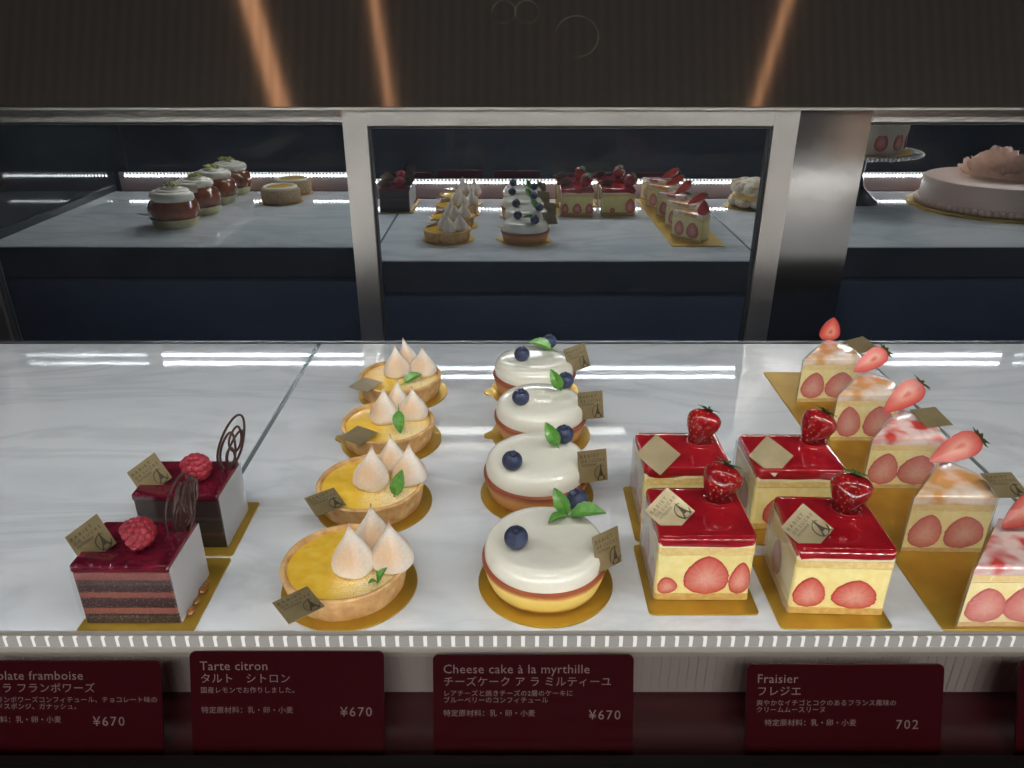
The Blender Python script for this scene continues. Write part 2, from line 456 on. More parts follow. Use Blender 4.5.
def leaf_mesh(L=.018, Wd=.009):
    mb = MB(); n = 12; vs = []; fs = []
    for k in range(n+1):
        t = k/n
        w = Wd/2*math.sin(PI*t**.8)**.8*(1+.08*(k % 2)) if 0 < t < 1 else .0001
        cz = .0022*math.sin(PI*t)
        for j, q in enumerate((-1, -.5, 0, .5, 1)):
            vs.append((t*L, q*w, cz + abs(q)*w*.45 - (.0004 if j == 2 else 0) + .0002*((k+j) % 2)))
    for k in range(n):
        for j in range(4):
            a = k*5+j; fs.append([a, a+1, a+6, a+5])
    m = len(vs); vs2 = vs+[(x, y, z-.0004) for x, y, z in vs]
    fs += [[i+m for i in f][::-1] for f in fs]
    mb.add(vs2, fs)
    mb.tube([(0, 0, 0), (-.003, 0, -.0004), (-.005, 0, -.0012)], .0004, seg=6)
    return mb.mesh('mint_leaf', MINT, smooth=50)
def add_leaf(parent, c, d, up=(0, 0, 1), s=1.0):
    M = frame(c, d, Vector(up).cross(Vector(d))) @ Matrix.Scale(s, 4)
    return obj('mint_leaf', cached('leaf', leaf_mesh), parent, xf=M)

def blueberry_mesh():
    mb = MB(); R = .0066
    prof = [(0, -R*.92)]
    for k in range(1, 15):
        a = -PI/2+PI*k/16
        prof.append((R*math.cos(a), R*.92*math.sin(a)))
    zt = prof[-1][1]
    prof += [(.0026, zt+.0003), (.0020, zt-.0006), (.0012, zt-.0013), (0, zt-.0015)]
    mb.lathe(prof, 28)
    for k in range(5):
        a = 2*PI*k/5
        M = Matrix.Rotation(a, 4, 'Z')
        mb.add([(.0019, -.0012, zt-.0002), (.0019, .0012, zt-.0002), (.0029, 0, zt+.0015), (.0025, 0, zt-.0003)], [[0, 1, 2], [1, 3, 2], [3, 0, 2], [0, 3, 1]], xf=M)
    return mb.mesh('blueberry', BLUE, smooth=50)
def add_blueberry(parent, x, y, z, tilt=(0.1, -.3), s=1.0):
    M = axis((x, y, z), (tilt[0], tilt[1], 1)) @ Matrix.Scale(s, 4)
    return obj('blueberry', cached('blueb', blueberry_mesh), parent, xf=M)

def meringue_mesh(seed, R=.0125, H=.031):
    r = random.Random(seed); mb = MB()
    prof = [(0, 0), (R*.55, 0), (R*.85, .0008), (R*.98, .003), (R, .006), (R*.94, .0095), (R*.80, .013), (R*.60, .0168), (R*.40, .0202), (R*.25, .0232), (R*.14, .026), (R*.07, .0288), (R*.03, H)]
    k = H/.031; prof = [(a, b*k) for a, b in prof]
    white = srgb(242, 236, 226); tan = srgb(220, 174, 122); brown = srgb(166, 108, 64)
    n = 40; vs = []; cl = []
    bx, by = r.uniform(-.0012, .0012), r.uniform(-.0012, .0012)
    ta = r.uniform(-2.2, -1.2)
    for j, (rr, z) in enumerate(prof):
        t = z/H
        for i in range(n):
            a = 2*PI*i/n
            q = rr*(1+.03*math.sin(3*a+seed)+.02*math.sin(5*a+2*seed))
            vs.append((q*math.cos(a)+bx*t**3, q*math.sin(a)+by*t**3, z))
            f = max(0, math.cos(a-ta))*math.sin(PI*min(1, t*1.15))**1.5*.85
            f = max(f, .95 if t > .93 else 0, .35*max(0, (t-.75)/.2))
            f = max(f, .55*max(0, math.cos(a-ta-2.4))**3*math.sin(PI*min(1, t*1.3)))
            if t < .03: f = max(f, .3)
            c = [white[q2]*(1-f)+tan[q2]*f for q2 in range(3)]
            if t > .88: g2 = min(1, (t-.88)/.1); c = [c[q2]*(1-g2)+brown[q2]*g2 for q2 in range(3)]
            cl.append(tuple(c))
    fs = []
    for j in range(len(prof)-1):
        for i in range(n):
            i2 = (i+1) % n; fs.append([j*n+i, j*n+i2, (j+1)*n+i2, (j+1)*n+i])
    fs.append([(len(prof)-1)*n+i for i in range(n)])
    mb.add(vs, fs, col=cl)
    m = attr_mat('toasted_meringue', rough=.6, coat=0)
    return mb.mesh('meringue', m, smooth=60, tone=True)

# ---- strawberries
def straw_r(t):
    if t < .28: return math.sqrt(max(0, 1-((.28-t)/.28)**2))*.96+.0
    return .96*max(0, 1-((t-.28)/.72)**1.75)**.8
def strawberry_mesh(L=.026, Wd=.022, half=False, lump=1):
    """tip at -z, calyx end at +z; half = only the y<0 side with a flat cut face in the xz plane"""
    mb = MB(); nt_, ns = 22, 36
    SK = srgb(178, 24, 26) if not half else srgb(206, 62, 50)
    vs = []; cl = []
    rng = range(ns+1) if half else range(ns)
    a0, da = (PI, PI/ns) if half else (0, 2*PI/ns)
    for k in range(nt_+1):
        t = k/nt_; r = Wd/2*straw_r(t)
        for i in rng:
            a = a0+i*da
            q = r*(1+.03*math.sin(2*a+1.3*lump)+.02*math.sin(3*a+t*5+lump))
            # seed pits
            pit = (math.sin(i*PI*.78+k*PI)*math.sin(k*1.9))
            q *= 1-.012*max(0, pit)
            vs.append((q*math.cos(a), q*math.sin(a)*(.85 if half else .95), L/2-t*L)); cl.append(SK)
    m = len(rng); fs = []
    for k in range(nt_):
        for i in range(m if not half else m-1):
            j = (i+1) % m
            fs.append([k*m+i, k*m+j, (k+1)*m+j, (k+1)*m+i])
    mb.add(vs, fs, 0, col=cl)
    if half:
        rings = [(1.0, srgb(176, 34, 34)), (.9, srgb(196, 66, 56)), (.62, srgb(208, 100, 84)), (.28, srgb(220, 146, 124)), (.1, srgb(200, 90, 74))]
        vs = []; cl = []; out = [(straw_r(k/16)*Wd/2*(1+.03*math.sin(1.3*lump)), L/2-k/16*L) for k in range(17)]
        out = out+[(-x, z) for x, z in out[1:-1][::-1]]
        n = len(out)
        for s_, c in rings:
            for x, z in out: vs.append((x*s_, .0002+(1-s_)*.0006, z*s_+(1-s_)*.12*L)); cl.append(c)
        fs = []
        for k in range(len(rings)-1):
            for i in range(n): j = (i+1) % n; fs.append([k*n+i, k*n+j, (k+1)*n+j, (k+1)*n+i])
        fs.append([(len(rings)-1)*n+i for i in range(n)])
        mb.add(vs, fs, 0, col=cl)
    rs = random.Random(5)
    for k in range(1, 9):
        t = k/9.2; r = Wd/2*straw_r(t)
        cnt = max(3, int(2*PI*r/.0042)); cnt = cnt if not half else max(2, cnt//2)
        for i in range(cnt):
            a = (a0+PI*(i+.5)/cnt) if half else 2*PI*(i+.5*(k % 2)+rs.uniform(-.22, .22))/cnt
            p = (r*.985*math.cos(a), r*.985*math.sin(a)*(.85 if half else .95), L/2-t*L)
            mb.ball((p[0], p[1], p[2]+rs.uniform(-.0006, .0006)), .00046, 6, 4, mat=1, sc=(.8, .8, 1.3))
    mats = [CUT if half else STRAW, SEED]
    return mb.mesh('strawberry', mats, smooth=60, tone=True)
def calyx_mesh(n=8, r=.008):
    mb = MB(); rr = random.Random(3)
    for k in range(n):
        a = 2*PI*k/n+rr.uniform(-.2, .2); M = Matrix.Rotation(a, 4, 'Z'); l = r*rr.uniform(.8, 1.15); w = .0016
        up = rr.uniform(.0005, .003)
        vs = [(0, -w*.6, 0), (0, w*.6, 0), (l*.5, w, up*.8), (l*.5, -w, up*.8), (l, 0, up)]
        vs += [(x, y, z-.0003) for x, y, z in vs]
        mb.add(vs, [[0, 3, 2, 1], [3, 4, 2], [5, 6, 7, 8], [8, 7, 9], [0, 1, 6, 5], [1, 2, 7, 6], [2, 4, 9, 7], [4, 3, 8, 9], [3, 0, 5, 8]], xf=M)
    mb.tube([(0, 0, 0), (.0003, 0, .003)], .0007, seg=6)
    return mb.mesh('calyx', pmat('dark_green_calyx', srgb(66, 92, 36), rough=.5), smooth=40)
def add_strawberry(parent, c, tipdir_up, L=.0245, Wd=.0225, half=False, xh=(1, 0, 0), calyx=True, seed=1, name='strawberry', label=None):
    """tipdir_up: direction from tip to calyx"""
    me = cached(('st', L, Wd, half, seed), lambda: strawberry_mesh(L, Wd, half, seed))
    o = obj(name, me, parent, xf=axis(c, tipdir_up, xh))
    if label: o['label'] = label
    if calyx: obj('calyx', cached('calyx', calyx_mesh), o, loc=(0, (-.002 if half else 0), L*.47))
    return o
def cutface_mesh(L, Wd, seed, th=.0016, pale=0):
    """a slice of strawberry pressed against the cake's side: flat, in the xz plane, facing -y, tip at +z"""
    rr = random.Random(seed); mb = MB(); n = 40
    out = []
    for i in range(n):
        s_ = i/n
        if s_ < .5: t = s_*2; sg = 1
        else: t = 2-s_*2; sg = -1
        r = math.sqrt(max(0, 1-((.36-t)/.36)**2)) if t < .36 else max(0, 1-((t-.36)/.64)**2.1)**.68
        r = Wd/2*.97*r*(1+rr.uniform(-.035, .035))
        out.append((sg*r, -L/2+t*L))
    ed = srgb(178, 38, 40); c1 = srgb(206, 92, 80); c2 = srgb(216, 128, 112); c3 = srgb(226, 160, 142)
    rings = [(1, th*.9, srgb(160, 30, 32)), (1, .0, ed), (.90, -.0002, c1), (.55, -.0003, c2), (.22, -.0002, c3)]
    vs = []; cl = []
    for s_, y, c in rings:
        for q, (x, z) in enumerate(out):
            k2 = 1+(.10*math.sin(q*2.3+seed)+.06*math.sin(q*5.1))*(s_ < 1)
            vs.append((x*s_, y, z*s_-(1-s_)*.1*L)); cl.append((min(1, c[0]*(1+.3*(k2-1))), c[1]*k2, c[2]*k2))
    fs = []
    for k in range(len(rings)-1):
        for i in range(n): j = (i+1) % n; fs.append([k*n+i, k*n+j, (k+1)*n+j, (k+1)*n+i])
    fs.append([(len(rings)-1)*n+i for i in range(n)])
    mb.add(vs, fs, col=cl)
    return mb.mesh('strawberry_slice', CUT, smooth=50, tone=True)
def add_cutface(parent, p, facing, L=.021, Wd=.018, seed=1, lean=0):
    """facing: outward horizontal direction of the side it sits in"""
    f = Vector((facing[0], facing[1], 0)).normalized(); y = -f; z = Vector((0, 0, 1)); x = y.cross(z)
    M = Matrix((x, y, z)).transposed().to_4x4(); M.translation = Vector(p)
    M = M @ Matrix.Rotation(lean, 4, 'Y')
    return obj('strawberry_slice', cached(('cf', L, Wd, seed), lambda: cutface_mesh(L, Wd, seed)), parent, xf=M)

# ================================================================== THE CASE
# shelf slabs
MAR = marble_mat()
def slab(x0, x1, label):
    o = obj('marble_shelf', MB().box(x0, x1, .3195, .7425, -.018, 0, bev=.0006).mesh('marble_shelf', MAR))
    return tag(o, label, 'shelf', 'marble shelf slabs')
slab(-.79, -.2025, 'pale grey veined marble slab at the left, under the dark berry cakes')
slab(-.1985, .3495, 'wide pale grey marble slab in the middle, under tarts, cheesecakes and strawberry cakes')
slab(.3535, 1.10, 'marble slab at the far right, under the pink rose cake, seen in the mirror')
JT = pmat('joint_strip', (.12, .15, .15), rough=.25)
for i, x in enumerate((-.2005, .3515)):
    o = obj('joint_strip', MB().box(x-.0018, x+.0018, .3195, .7425, -.016, -.0006, bev=.0002).mesh('joint_strip', JT))
    tag(o, ['thin grey green joint strip between left and middle marble slabs', 'thin grey joint strip right of the long gold board, seen in the mirror'][i], 'joint strip', 'joint strips')
# shelf back edge and cabinet body
DK = pmat('dark_metal_edge', srgb(60, 62, 68), rough=.3, metal=.4)
struct('trim_1', MB().box(-.79, 1.10, .7435, .7495, -.043, .0008, bev=.0006).mesh('trim', DK))
NAVY = pmat('navy_cabinet', srgb(64, 72, 96), rough=.55)
struct('wall_cabinet', MB().box(-.79, 1.10, .33, .7445, -.98, -.052, bev=.001).mesh('wall_cabinet', NAVY))
struct('trim_2', MB().box(-.79, 1.10, .36, .735, -.052, -.0185, bev=.0005).mesh('trim', pmat('black_gap', (.01, .011, .013), rough=.6)))
# left end wall of the case: dark glossy glass in a black frame
struct('wall_left', MB().box(-.806, -.796, .24, .95, -.98, .44, bev=.001).mesh('wall_left', pmat('smoked_glass', (.010, .013, .014), rough=.05)))
struct('trim_3', MB().box(-.796, -.790, .31, .75, -.02, .012, bev=.001).mesh('trim', pmat('dark_bead', srgb(40, 44, 46), rough=.3)))
struct('wall_right', MB().box(1.104, 1.114, .24, .95, -.98, .44, bev=.001).mesh('wall_right', MATS['smoked_glass']))

# mirror doors
MIR = mirror_mat()
GASK = pmat('black_gasket', (.012, .012, .014), rough=.5)
def door(n, x0, x1, y, label, st=.027, lx=True, rx=True, top=.0175):
    t = thing('mirror_door', label, 'door', 'sliding mirror doors', loc=((x0+x1)/2, y, -.25))
    w = (x1-x0)/2; H = .466
    obj('mirror_pane', MB().box(-w+.004, w-.004, .001, .005, .01, H-.004).mesh('mirror_pane', MIR, smooth=0), t)
    if lx: obj('stile', MB().box(-w, -w+st, -.009, .008, 0, H, bev=.0012).mesh('stile', STEEL), t)
    if rx: obj('stile', MB().box(w-st, w, -.009, .008, 0, H, bev=.0012).mesh('stile', STEEL), t)
    a = -w+(st if lx else 0)+.0003; b = w-(st if rx else 0)-.0003
    obj('top_rail', MB().box(a, b, -.009, .008, H-top, H-.0002, bev=.0010).mesh('top_rail', STEEL), t)
    g = MB(); 
    if lx: g.box(a, a+.0025, -.004, .001, .01, H-top-.0005)
    if rx: g.box(b-.0025, b, -.004, .001, .01, H-top-.0005)
    g.box(a+.003, b-.003, -.004, .001, H-top-.003, H-top-.0005)
    obj('gasket', g.mesh('gasket', GASK, smooth=0), t)
    return t
door(1, -.672, -.165, .9335, 'left steel framed mirror door reflecting the caramel glazed buns', rx=False)
door(2, -.1865, .3155, .897, 'middle steel framed mirror door reflecting tarts and strawberry cakes')
door(3, .398, 1.06, .9335, 'right steel framed mirror door reflecting the pink rose cake', rx=False, st=.010)
struct('trim_4', MB().box(-.79, -.673, .93, .94, -.25, .216, bev=.001).mesh('trim', pmat('dark_side_panel', srgb(44, 48, 56), rough=.3)))
# wide steel post
struct('trim_5', MB().box(.3205, .402, .905, .925, -.25, .2155, bev=.002).mesh('trim', STEELG))
# lintel line above the doors
struct('trim_6', MB().box(-.80, 1.10, .878, .945, .2165, .2192, bev=.0004).mesh('trim', STEEL))
# hood: dark brushed steel panel leaning back above the doors
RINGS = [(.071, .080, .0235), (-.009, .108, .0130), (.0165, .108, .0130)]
hood = struct('wall_hood', MB().box(-.80, 1.10, 0, .40, -.004, 0).mesh('wall_hood', hood_mat(), smooth=0), xf=Matrix.Translation((0, .884, .2195)) @ Matrix.Rotation(math.radians(60), 4, 'X'))

# ---- LED strips
ALU = pmat('aluminium_profile', (.55, .54, .53), rough=.4, metal=.9)
WHITEP = pmat('white_profile', srgb(214, 208, 200), rough=.35)
LEDC = (.97, .985, 1.0)
def led_rows(name, rows, y, x0, x1, pitch, sx, sz, mat, face=1):
    mb = MB(); n = int((x1-x0)/pitch)
    for z in rows:
        for i in range(n):
            x = x0+(i+.5)*pitch
            mb.box(x-sx/2, x+sx/2, min(y, y+.0006*face), max(y, y+.0006*face), z-sz/2, z+sz/2)
    return mb.mesh(name, mat, smooth=0)
low = thing('led_strip_light', 'long ridged LED light strip along the front edge of the marble shelf', 'light strip', 'LED strips', loc=(0, .288, .0225))
lm = MB()
lm.box(-.79, 1.10, -.0008, .0016, 0, .0098, bev=.0004)
obj('housing', lm.mesh('housing', WHITEP), low)
# clear ribbed cover on the customer side: half-round blocks with bright gaps between
rb = MB(); x = -.78; 
while x < 1.09:
    rb.box(x-.0024, x+.0024, -.0022, -.0008, .0008, .0086, bev=.0005); x += .0068
obj('ribbed_cover', rb.mesh('ribbed_cover', emit_mat('rib_glow', (1, .93, .87), .24)), low)
x = -.78+.0034; gl = MB()
while x < 1.08:
    gl.box(x-.0009, x+.0009, -.0016, -.0009, .0008, .0086); x += .0068
o = obj('light_slots', gl.mesh('light_slots', emit_mat('slot_glow', (1, .95, .90), .62), smooth=0), low); o['kind'] = 'stuff'
o = obj('led_chips', led_rows('led_chips', [.0030], .0016, -.78, 1.09, .0068, .0028, .0036, emit_mat('led_low', LEDC, LED_LOW)), low); o['kind'] = 'stuff'
o = obj('led_row', led_rows('led_row', [.0082], .0016, -.78, 1.09, .0068, .0022, .0014, emit_mat('led_low2', LEDC, LED_LOW*.12)), low); o['kind'] = 'stuff'
# support profile and ribbed rail under the strip
struct('trim_7', MB().box(-.79, 1.10, .2805, .2845, .0240, .0272, bev=.0005).mesh('trim', pmat('bright_rail', srgb(238, 230, 222), rough=.3)))
rm = MB(); rm.box(-.79, 1.10, .2855, .2895, -.004, .0215)
x = -.785
while x < 1.09:
    rm.box(x-.0011, x+.0011, .2846, .2856, -.003, .0205, bev=.0004); x += .0045
struct('trim_8', rm.mesh('trim', pmat('ribbed_grey_metal', srgb(226, 212, 210), rough=.4)))
# ledge that carries the price cards; their red reflection is painted into its colour
struct('trim_9', MB().box(-.79, 1.10, .2395, .3190, -.010, -.0042, bev=.0006).mesh('trim', pmat('ledge_reflected_red', srgb(86, 30, 38), rough=.22)))
struct('trim_10', MB().box(-.79, 1.10, .250, .329, -.98, -.0105, bev=.001).mesh('trim', pmat('black_front', (.012, .010, .011), rough=.4)))

up = thing('led_strip_light', 'upper LED light strip at the top of the front glass, mirrored in the marble', 'light strip', 'LED strips', loc=(0, .285, .350))
obj('housing', MB().box(-.79, 1.10, -.004, .003, 0, .05, bev=.0008).mesh('housing', ALU), up)
o = obj('led_chips', led_rows('led_chips', [.016, .036], .003, -.78, 1.09, .0068, .0031, .0036, emit_mat('led_top', LEDC, LED_TOP)), up); o['kind'] = 'stuff'

struct('trim_11', MB().box(-.79, 1.10, .2275, .2335, -.06, .0150, bev=.001).mesh('trim', MATS['black_front']))
# ---- front glass
struct('window_1', MB().box(-.794, 1.102, .2340, .2375, -.03, .46).mesh('window', glass_pane_mat('front_glass', tint=(.97, .98, .975), ior=1.3), smooth=0))

# ---- shop around the case
struct('floor', MB().box(-6.0, 6.0, -3.0, 1.2, -1.02, -1.0).mesh('floor', pmat('dark_floor', srgb(60, 62, 74), rough=.4)))
struct('ceiling', MB().box(-6.0, 6.0, -3.0, 1.2, 1.72, 1.75).mesh('ceiling', pmat('dark_ceiling', srgb(84, 66, 56), rough=.8)))
struct('wall_back', MB().box(-6.0, 6.0, 1.2, 1.23, -1.0, 1.72).mesh('wall_back', pmat('dark_back_wall', srgb(50, 44, 42), rough=.8)))
def strip_lamp(x, w, y0, y1, label):
    t = thing('linear_lamp', label, 'lamp', 'warm ceiling lamps', loc=(x, 0, 1.66))
    obj('housing', MB().box(-w/2-.008, w/2+.008, y0, y1, .004, .06, bev=.002).mesh('housing', pmat('lamp_black', (.02, .02, .02), rough=.5)), t)
    obj('diffuser', MB().box(-w/2, w/2, y0+.01, y1-.01, -.004, .0038).mesh('diffuser', emit_mat('warm_tube', (1, .55, .30), LAMP_WARM), smooth=0), t)
def fill_panel(x, y, label):  # added fill light, out of view, that lifts the ambient level on front faces
    t = thing('added_fill_panel', label, 'lamp', 'added fill panels', loc=(x, y, 1.66))
    obj('frame', MB().box(-.62, .62, -.32, .32, .004, .05, bev=.002).mesh('frame', MATS['lamp_black']), t)
    obj('diffuser', MB().box(-.6, .6, -.3, .3, -.004, .0038).mesh('diffuser', emit_mat('fill_panel_glow', (1, .93, .86), FILL_PANEL), smooth=0), t)
struct('wall_shop', MB().box(-6.0, 6.0, -3.03, -3.0, -1.0, 1.72).mesh('wall_shop', pmat('dark_shop_wall', srgb(52, 58, 70), rough=.8)))
strip_lamp(-.75, .048, -.9, .75, 'broad warm ceiling lamp whose glow streaks the steel hood at left')
strip_lamp(-.395, .022, -.9, .75, 'thin warm ceiling lamp whose glow streaks the hood left of centre')
strip_lamp(.79, .020, -.9, .75, 'thin warm ceiling lamp whose glow streaks the steel hood at right')

fill_panel(0, -1.55, 'wide white fill panel added overhead behind the viewer for ambient light')
# ================================================================== price cards
CARD = pmat('maroon_card', srgb(92, 22, 34), rough=.3)
PRINT = pmat('pale_print', srgb(205, 175, 178), rough=.5)
def price_card(x, w, label, lines, price, dz=0, tilt=20, h=.047, rz=0, px=None, ind=0):
    t = thing('price_card', label, 'price card', 'maroon price cards', loc=(x, .2455, -.0040+dz))
    t.rotation_euler = (math.radians(-tilt), 0, rz)
    pts = []; r = .0025
    for cx, cz, a0 in ((w/2-r, r, -90), (w/2-r, h-r, 0), (-w/2+r, h-r, 90), (-w/2+r, r, 180)):
        for k in range(5):
            a = math.radians(a0+k*22.5); pts.append((cx+r*math.cos(a), cz+r*math.sin(a)))
    M = Matrix(((1, 0, 0, 0), (0, 0, 1, 0), (0, 1, 0, 0), (0, 0, 0, 1)))
    obj('card', MB().prism(pts, 0, .0012, xf=M).mesh('card', CARD, smooth=0), t)
    it = []
    ys = [h-.0085, h-.0142, h-.0190, h-.0222, h-.0285]
    sz = [.0059, .0050, .0031, .0031, .0034]
    for k, st in enumerate(lines):
        if st: it.append((st, -w/2+.0045+(ind if k == 4 else 0), ys[k], sz[k], 'LEFT', 1.05))
    if price: it.append((price, (w/2-.0055) if px is None else px, h-.0302, .0062, 'RIGHT', 1.2))
    Mt = Matrix(((1, 0, 0, 0), (0, 0, -1, -.0002), (0, 1, 0, 0), (0, 0, 0, 1)))
    o = obj('lettering', text_mesh('lettering', it, PRINT), t, xf=Mt); o['label'] = 'pale printed lettering'
price_card(-.2045, .092, 'maroon price card for chocolate framboise, under the two dark berry cakes', ['Chocolate framboise', 'ショコラ フランボワーズ', '自家製フランボワーズコンフィチュール、チョコレート味の', 'アーモンドスポンジ、ガナッシュ。', '特定原材料：乳・卵・小麦'], '¥670', h=.047, px=.0290)
price_card(-.1015, .0875, 'maroon price card reading Tarte citron, under the lemon tarts', ['Tarte citron', 'タルト　シトロン', '国産レモンでお作りしました。', '', '特定原材料：乳・卵・小麦'], '¥670', h=.0515)
price_card(.0096, .0905, 'maroon price card reading Cheese cake à la myrthille, under the white cheesecakes', ['Cheese cake à la myrthille', 'チーズケーク ア ラ ミルティーユ', 'レアチーズと焼きチーズの2層のケーキに', 'ブルーベリーのコンフィチュール', '特定原材料：乳・卵・小麦'], '¥670', h=.0500)
price_card(.1505, .089, 'maroon price card reading Fraisier, under the square strawberry cakes', ['Fraisier', 'フレジエ', '爽やかなイチゴとコクのあるフランス風味の', 'クリームムースリーヌ', '特定原材料：乳・卵・小麦'], '702', h=.0455, px=.034, ind=.004)
price_card(.2735, .089, 'maroon price card at the right picture edge, under the wedge slices', ['Fraise', 'フレーズ', '旬の苺のショートケーキ', '', '特定原材料：乳・卵・小麦'], '', h=.047)

# ================================================================== lemon tarts
def crust_mesh(seed):
    R = .0365; H = .0165
    prof = [(0, .0), (R*.90, 0), (R*.93, .0012), (R*.965, H*.5), (R*.99, H-.002), (R, H-.0006), (R-.0010, H+.0003), (R-.0026, H), (R-.0036, H-.0016), (R-.004, H-.0035), (0, H-.0036)]
    return MB().lathe(prof, 72, wob=.006, wn=7, ph=seed).mesh('crust', CRUST)
def filling_mesh():
    prof = [(.0334, .0128), (.0325, .0146), (.029, .0152), (.018, .0155), (0, .0156)]
    return MB().lathe(prof, 64, wob=.006, wn=4).mesh('lemon_filling', dusted_mat('lemon_curd', srgb(236, 186, 52), srgb(244, 204, 84), srgb(248, 236, 208), (.022, -.016, .0156), .030, rough=.14, density=1.0))
def tart(x, y, label, mer, leaf, tg, letter, rot=0, boardlabel='', toast=1, R=.0395, boff=(.002, -.001), tab=None):
    o = obj('cake_board', cached(('rb', R, tab), lambda: round_board_mesh(R, tabdir=tab)), loc=(x+boff[0], y+boff[1], 0)); tag(o, boardlabel, 'cake board', 'round gold boards')
    t = thing('lemon_tart', label, 'tart', 'lemon tarts with meringue', loc=(x, y, BT))
    obj('crust', cached(('crust', 1), lambda: crust_mesh(1)), t)
    obj('lemon_filling', cached('fill', filling_mesh), t)
    for i, (mx, my, h, lean) in enumerate(mer):
        s = random.Random(label+str(i)).randint(0, 5)
        me = cached(('mer', s), lambda: meringue_mesh(s))
        M = Matrix.Translation((mx, my, .0150)) @ Matrix.Rotation(lean[0], 4, 'Y') @ Matrix.Rotation(lean[1], 4, 'X') @ Matrix.Diagonal((lean[2], lean[2], h/.031, 1))
        obj('meringue', me, t, xf=M)
    for lf in leaf: add_leaf(t, *lf)
    add_tag(t, tg[0], tg[1], tg[2], letter)
    return t
G = 'lemon tarts'
tart(-.0975, .363, 'front lemon tart nearest the glass, with tiny mint sprig and lettered foil card',
     [(.007, -.0065, .033, (0, .0, .98)), (.0285, -.002, .031, (.0, .0, 1.0)), (.0145, .0155, .030, (0, 0, .86))],
     [((.0225, -.020, .0165), (-.6, -.7, .5), (0, 0, 1), .42), ((.0225, -.019, .0165), (.5, .5, .6), (0, 0, 1), .5), ((.0225, -.020, .0165), (-.2, .8, .5), (1, 0, 1), .4)],
     ((-.0165, -.0405, .0185), (.74, .62, .02), (-.6, .78, .03)), True, boardlabel='round gold board under the front lemon tart')
tart(-.0968, .449, 'second lemon tart from the front, large mint leaf upright on its meringues',
     [(.001, -.003, .032, (.1, 0, .98)), (.0265, .003, .029, (0, 0, .95)), (.013, .0185, .028, (0, 0, .85))],
     [((.0190, -.018, .0165), (.28, .35, .85), (0, -1, .4), 1.0)],
     ((-.0240, -.0300, .0195), (.82, .55, .05), (-.55, .8, .12)), True, boardlabel='round gold board under the second lemon tart')
tart(-.0977, .538, 'third lemon tart from the front, drooping mint leaf and plain dark foil card',
     [(-.003, .002, .029, (0, 0, .93)), (.0195, .008, .027, (0, 0, .92)), (.005, .021, .027, (0, 0, .8))],
     [((.0105, -.010, .030), (.10, -.55, -.72), (0, -1, .4), 1.0)],
     ((-.0175, -.0300, .0195), (.78, -.5, .0), (.5, .8, .05)), False, boardlabel='round gold board with side tab under the third lemon tart', tab=PI*.98)
tart(-.0997, .625, 'rearmost lemon tart beside the mirror, mint leaf lying flat and plain foil card',
     [(-.003, .002, .030, (0, 0, .93)), (.0205, .006, .027, (0, 0, .95)), (.006, .022, .029, (-.15, 0, .8))],
     [((.006, -.018, .0170), (.9, .5, .25), (0, -.5, 1), .98)],
     ((-.0260, -.0270, .0195), (.8, -.45, .0), (.5, .8, .05)), False, boardlabel='round gold board under the rearmost lemon tart')

# ================================================================== white cheesecakes
def cheese_base(kind):
    R = .0350
    prof = [(0, 0), (R*.86, 0), (R*.90, .001), (R*.955, .006), (R*.99, .011), (R*1.02, .0142), (R*1.02, .0152), (R*.98, .0158), (0, .0158)]
    if kind == 0:
        m = zlayer_mat('baked_cheesecake', [(0, srgb(150, 92, 46)), (.12, srgb(200, 144, 70)), (.22, srgb(240, 208, 108)), (.70, srgb(244, 216, 122)), (.84, srgb(206, 132, 66)), (.95, srgb(156, 78, 40))], .0158, noise=.12, nscale=90, bump=.3)
    else:
        m = zlayer_mat('baked_crust_side', [(0, srgb(190, 130, 74)), (.6, srgb(206, 150, 92)), (.8, srgb(176, 104, 60)), (.95, srgb(140, 70, 42))], .0158, noise=.12, nscale=120, bump=.4)
    return MB().lathe(prof, 72, wob=.006, wn=5).mesh('cheesecake_base', m)
def glaze_mesh():
    R = .0338
    prof = [(0, .0152), (R*.97, .0152), (R*1.0, .0160), (R*1.005, .0185), (R*.995, .0215), (R*.965, .0245), (R*.91, .0268), (R*.84, .0279), (R*.7, .0284), (R*.4, .0286), (0, .0286)]
    return MB().lathe(prof, 80, wob=.004, wn=6).mesh('white_glaze', GLAZEW)
def cheesecake(x, y, kind, label, berries, leaves, tg, boardlabel, tab=None, letter=True):
    o = obj('cake_board', cached(('rb2', tab), lambda: round_board_mesh(.0398, tabdir=tab)), loc=(x+.0005, y-.0025, 0)); tag(o, boardlabel, 'cake board', 'round gold boards')
    t = thing('blueberry_cheesecake', label, 'cake', 'white glazed cheesecakes', loc=(x, y, BT))
    t.scale = (1.04, 1.04, 1.07)
    obj('cheesecake_base', cached(('cb', kind), lambda: cheese_base(kind)), t)
    obj('white_glaze', cached('glz', glaze_mesh), t)
    for b in berries: add_blueberry(t, b[0], b[1], .0286+.0055, b[2])
    for lf in leaves: add_leaf(t, *lf)
    add_tag(t, tg[0], tg[1], tg[2], letter)
    return t
TU = ((.93, .30, -.05), (-.06, .35, .93))
cheesecake(.0193, .368, 0, 'front white cheesecake nearest the glass, with three mint leaves and yellow side',
           [(-.0163, -.0100, (.0, -.3)), (.0195, .0265, (-.3, -.2))],
           [((.0135, .0175, .030), (-.45, .45, .75), (0, -1, .4), .95), ((.0120, .0160, .0295), (-.75, -.6, .1), (0, 0, 1), .72), ((.0150, .0165, .0300), (.9, -.15, .18), (0, -.3, 1), 1.15)],
           ((.0335, -.010, .0262), (.72, .62, -.08), (-.12, .3, .94)), 'round gold board under the front cheesecake')
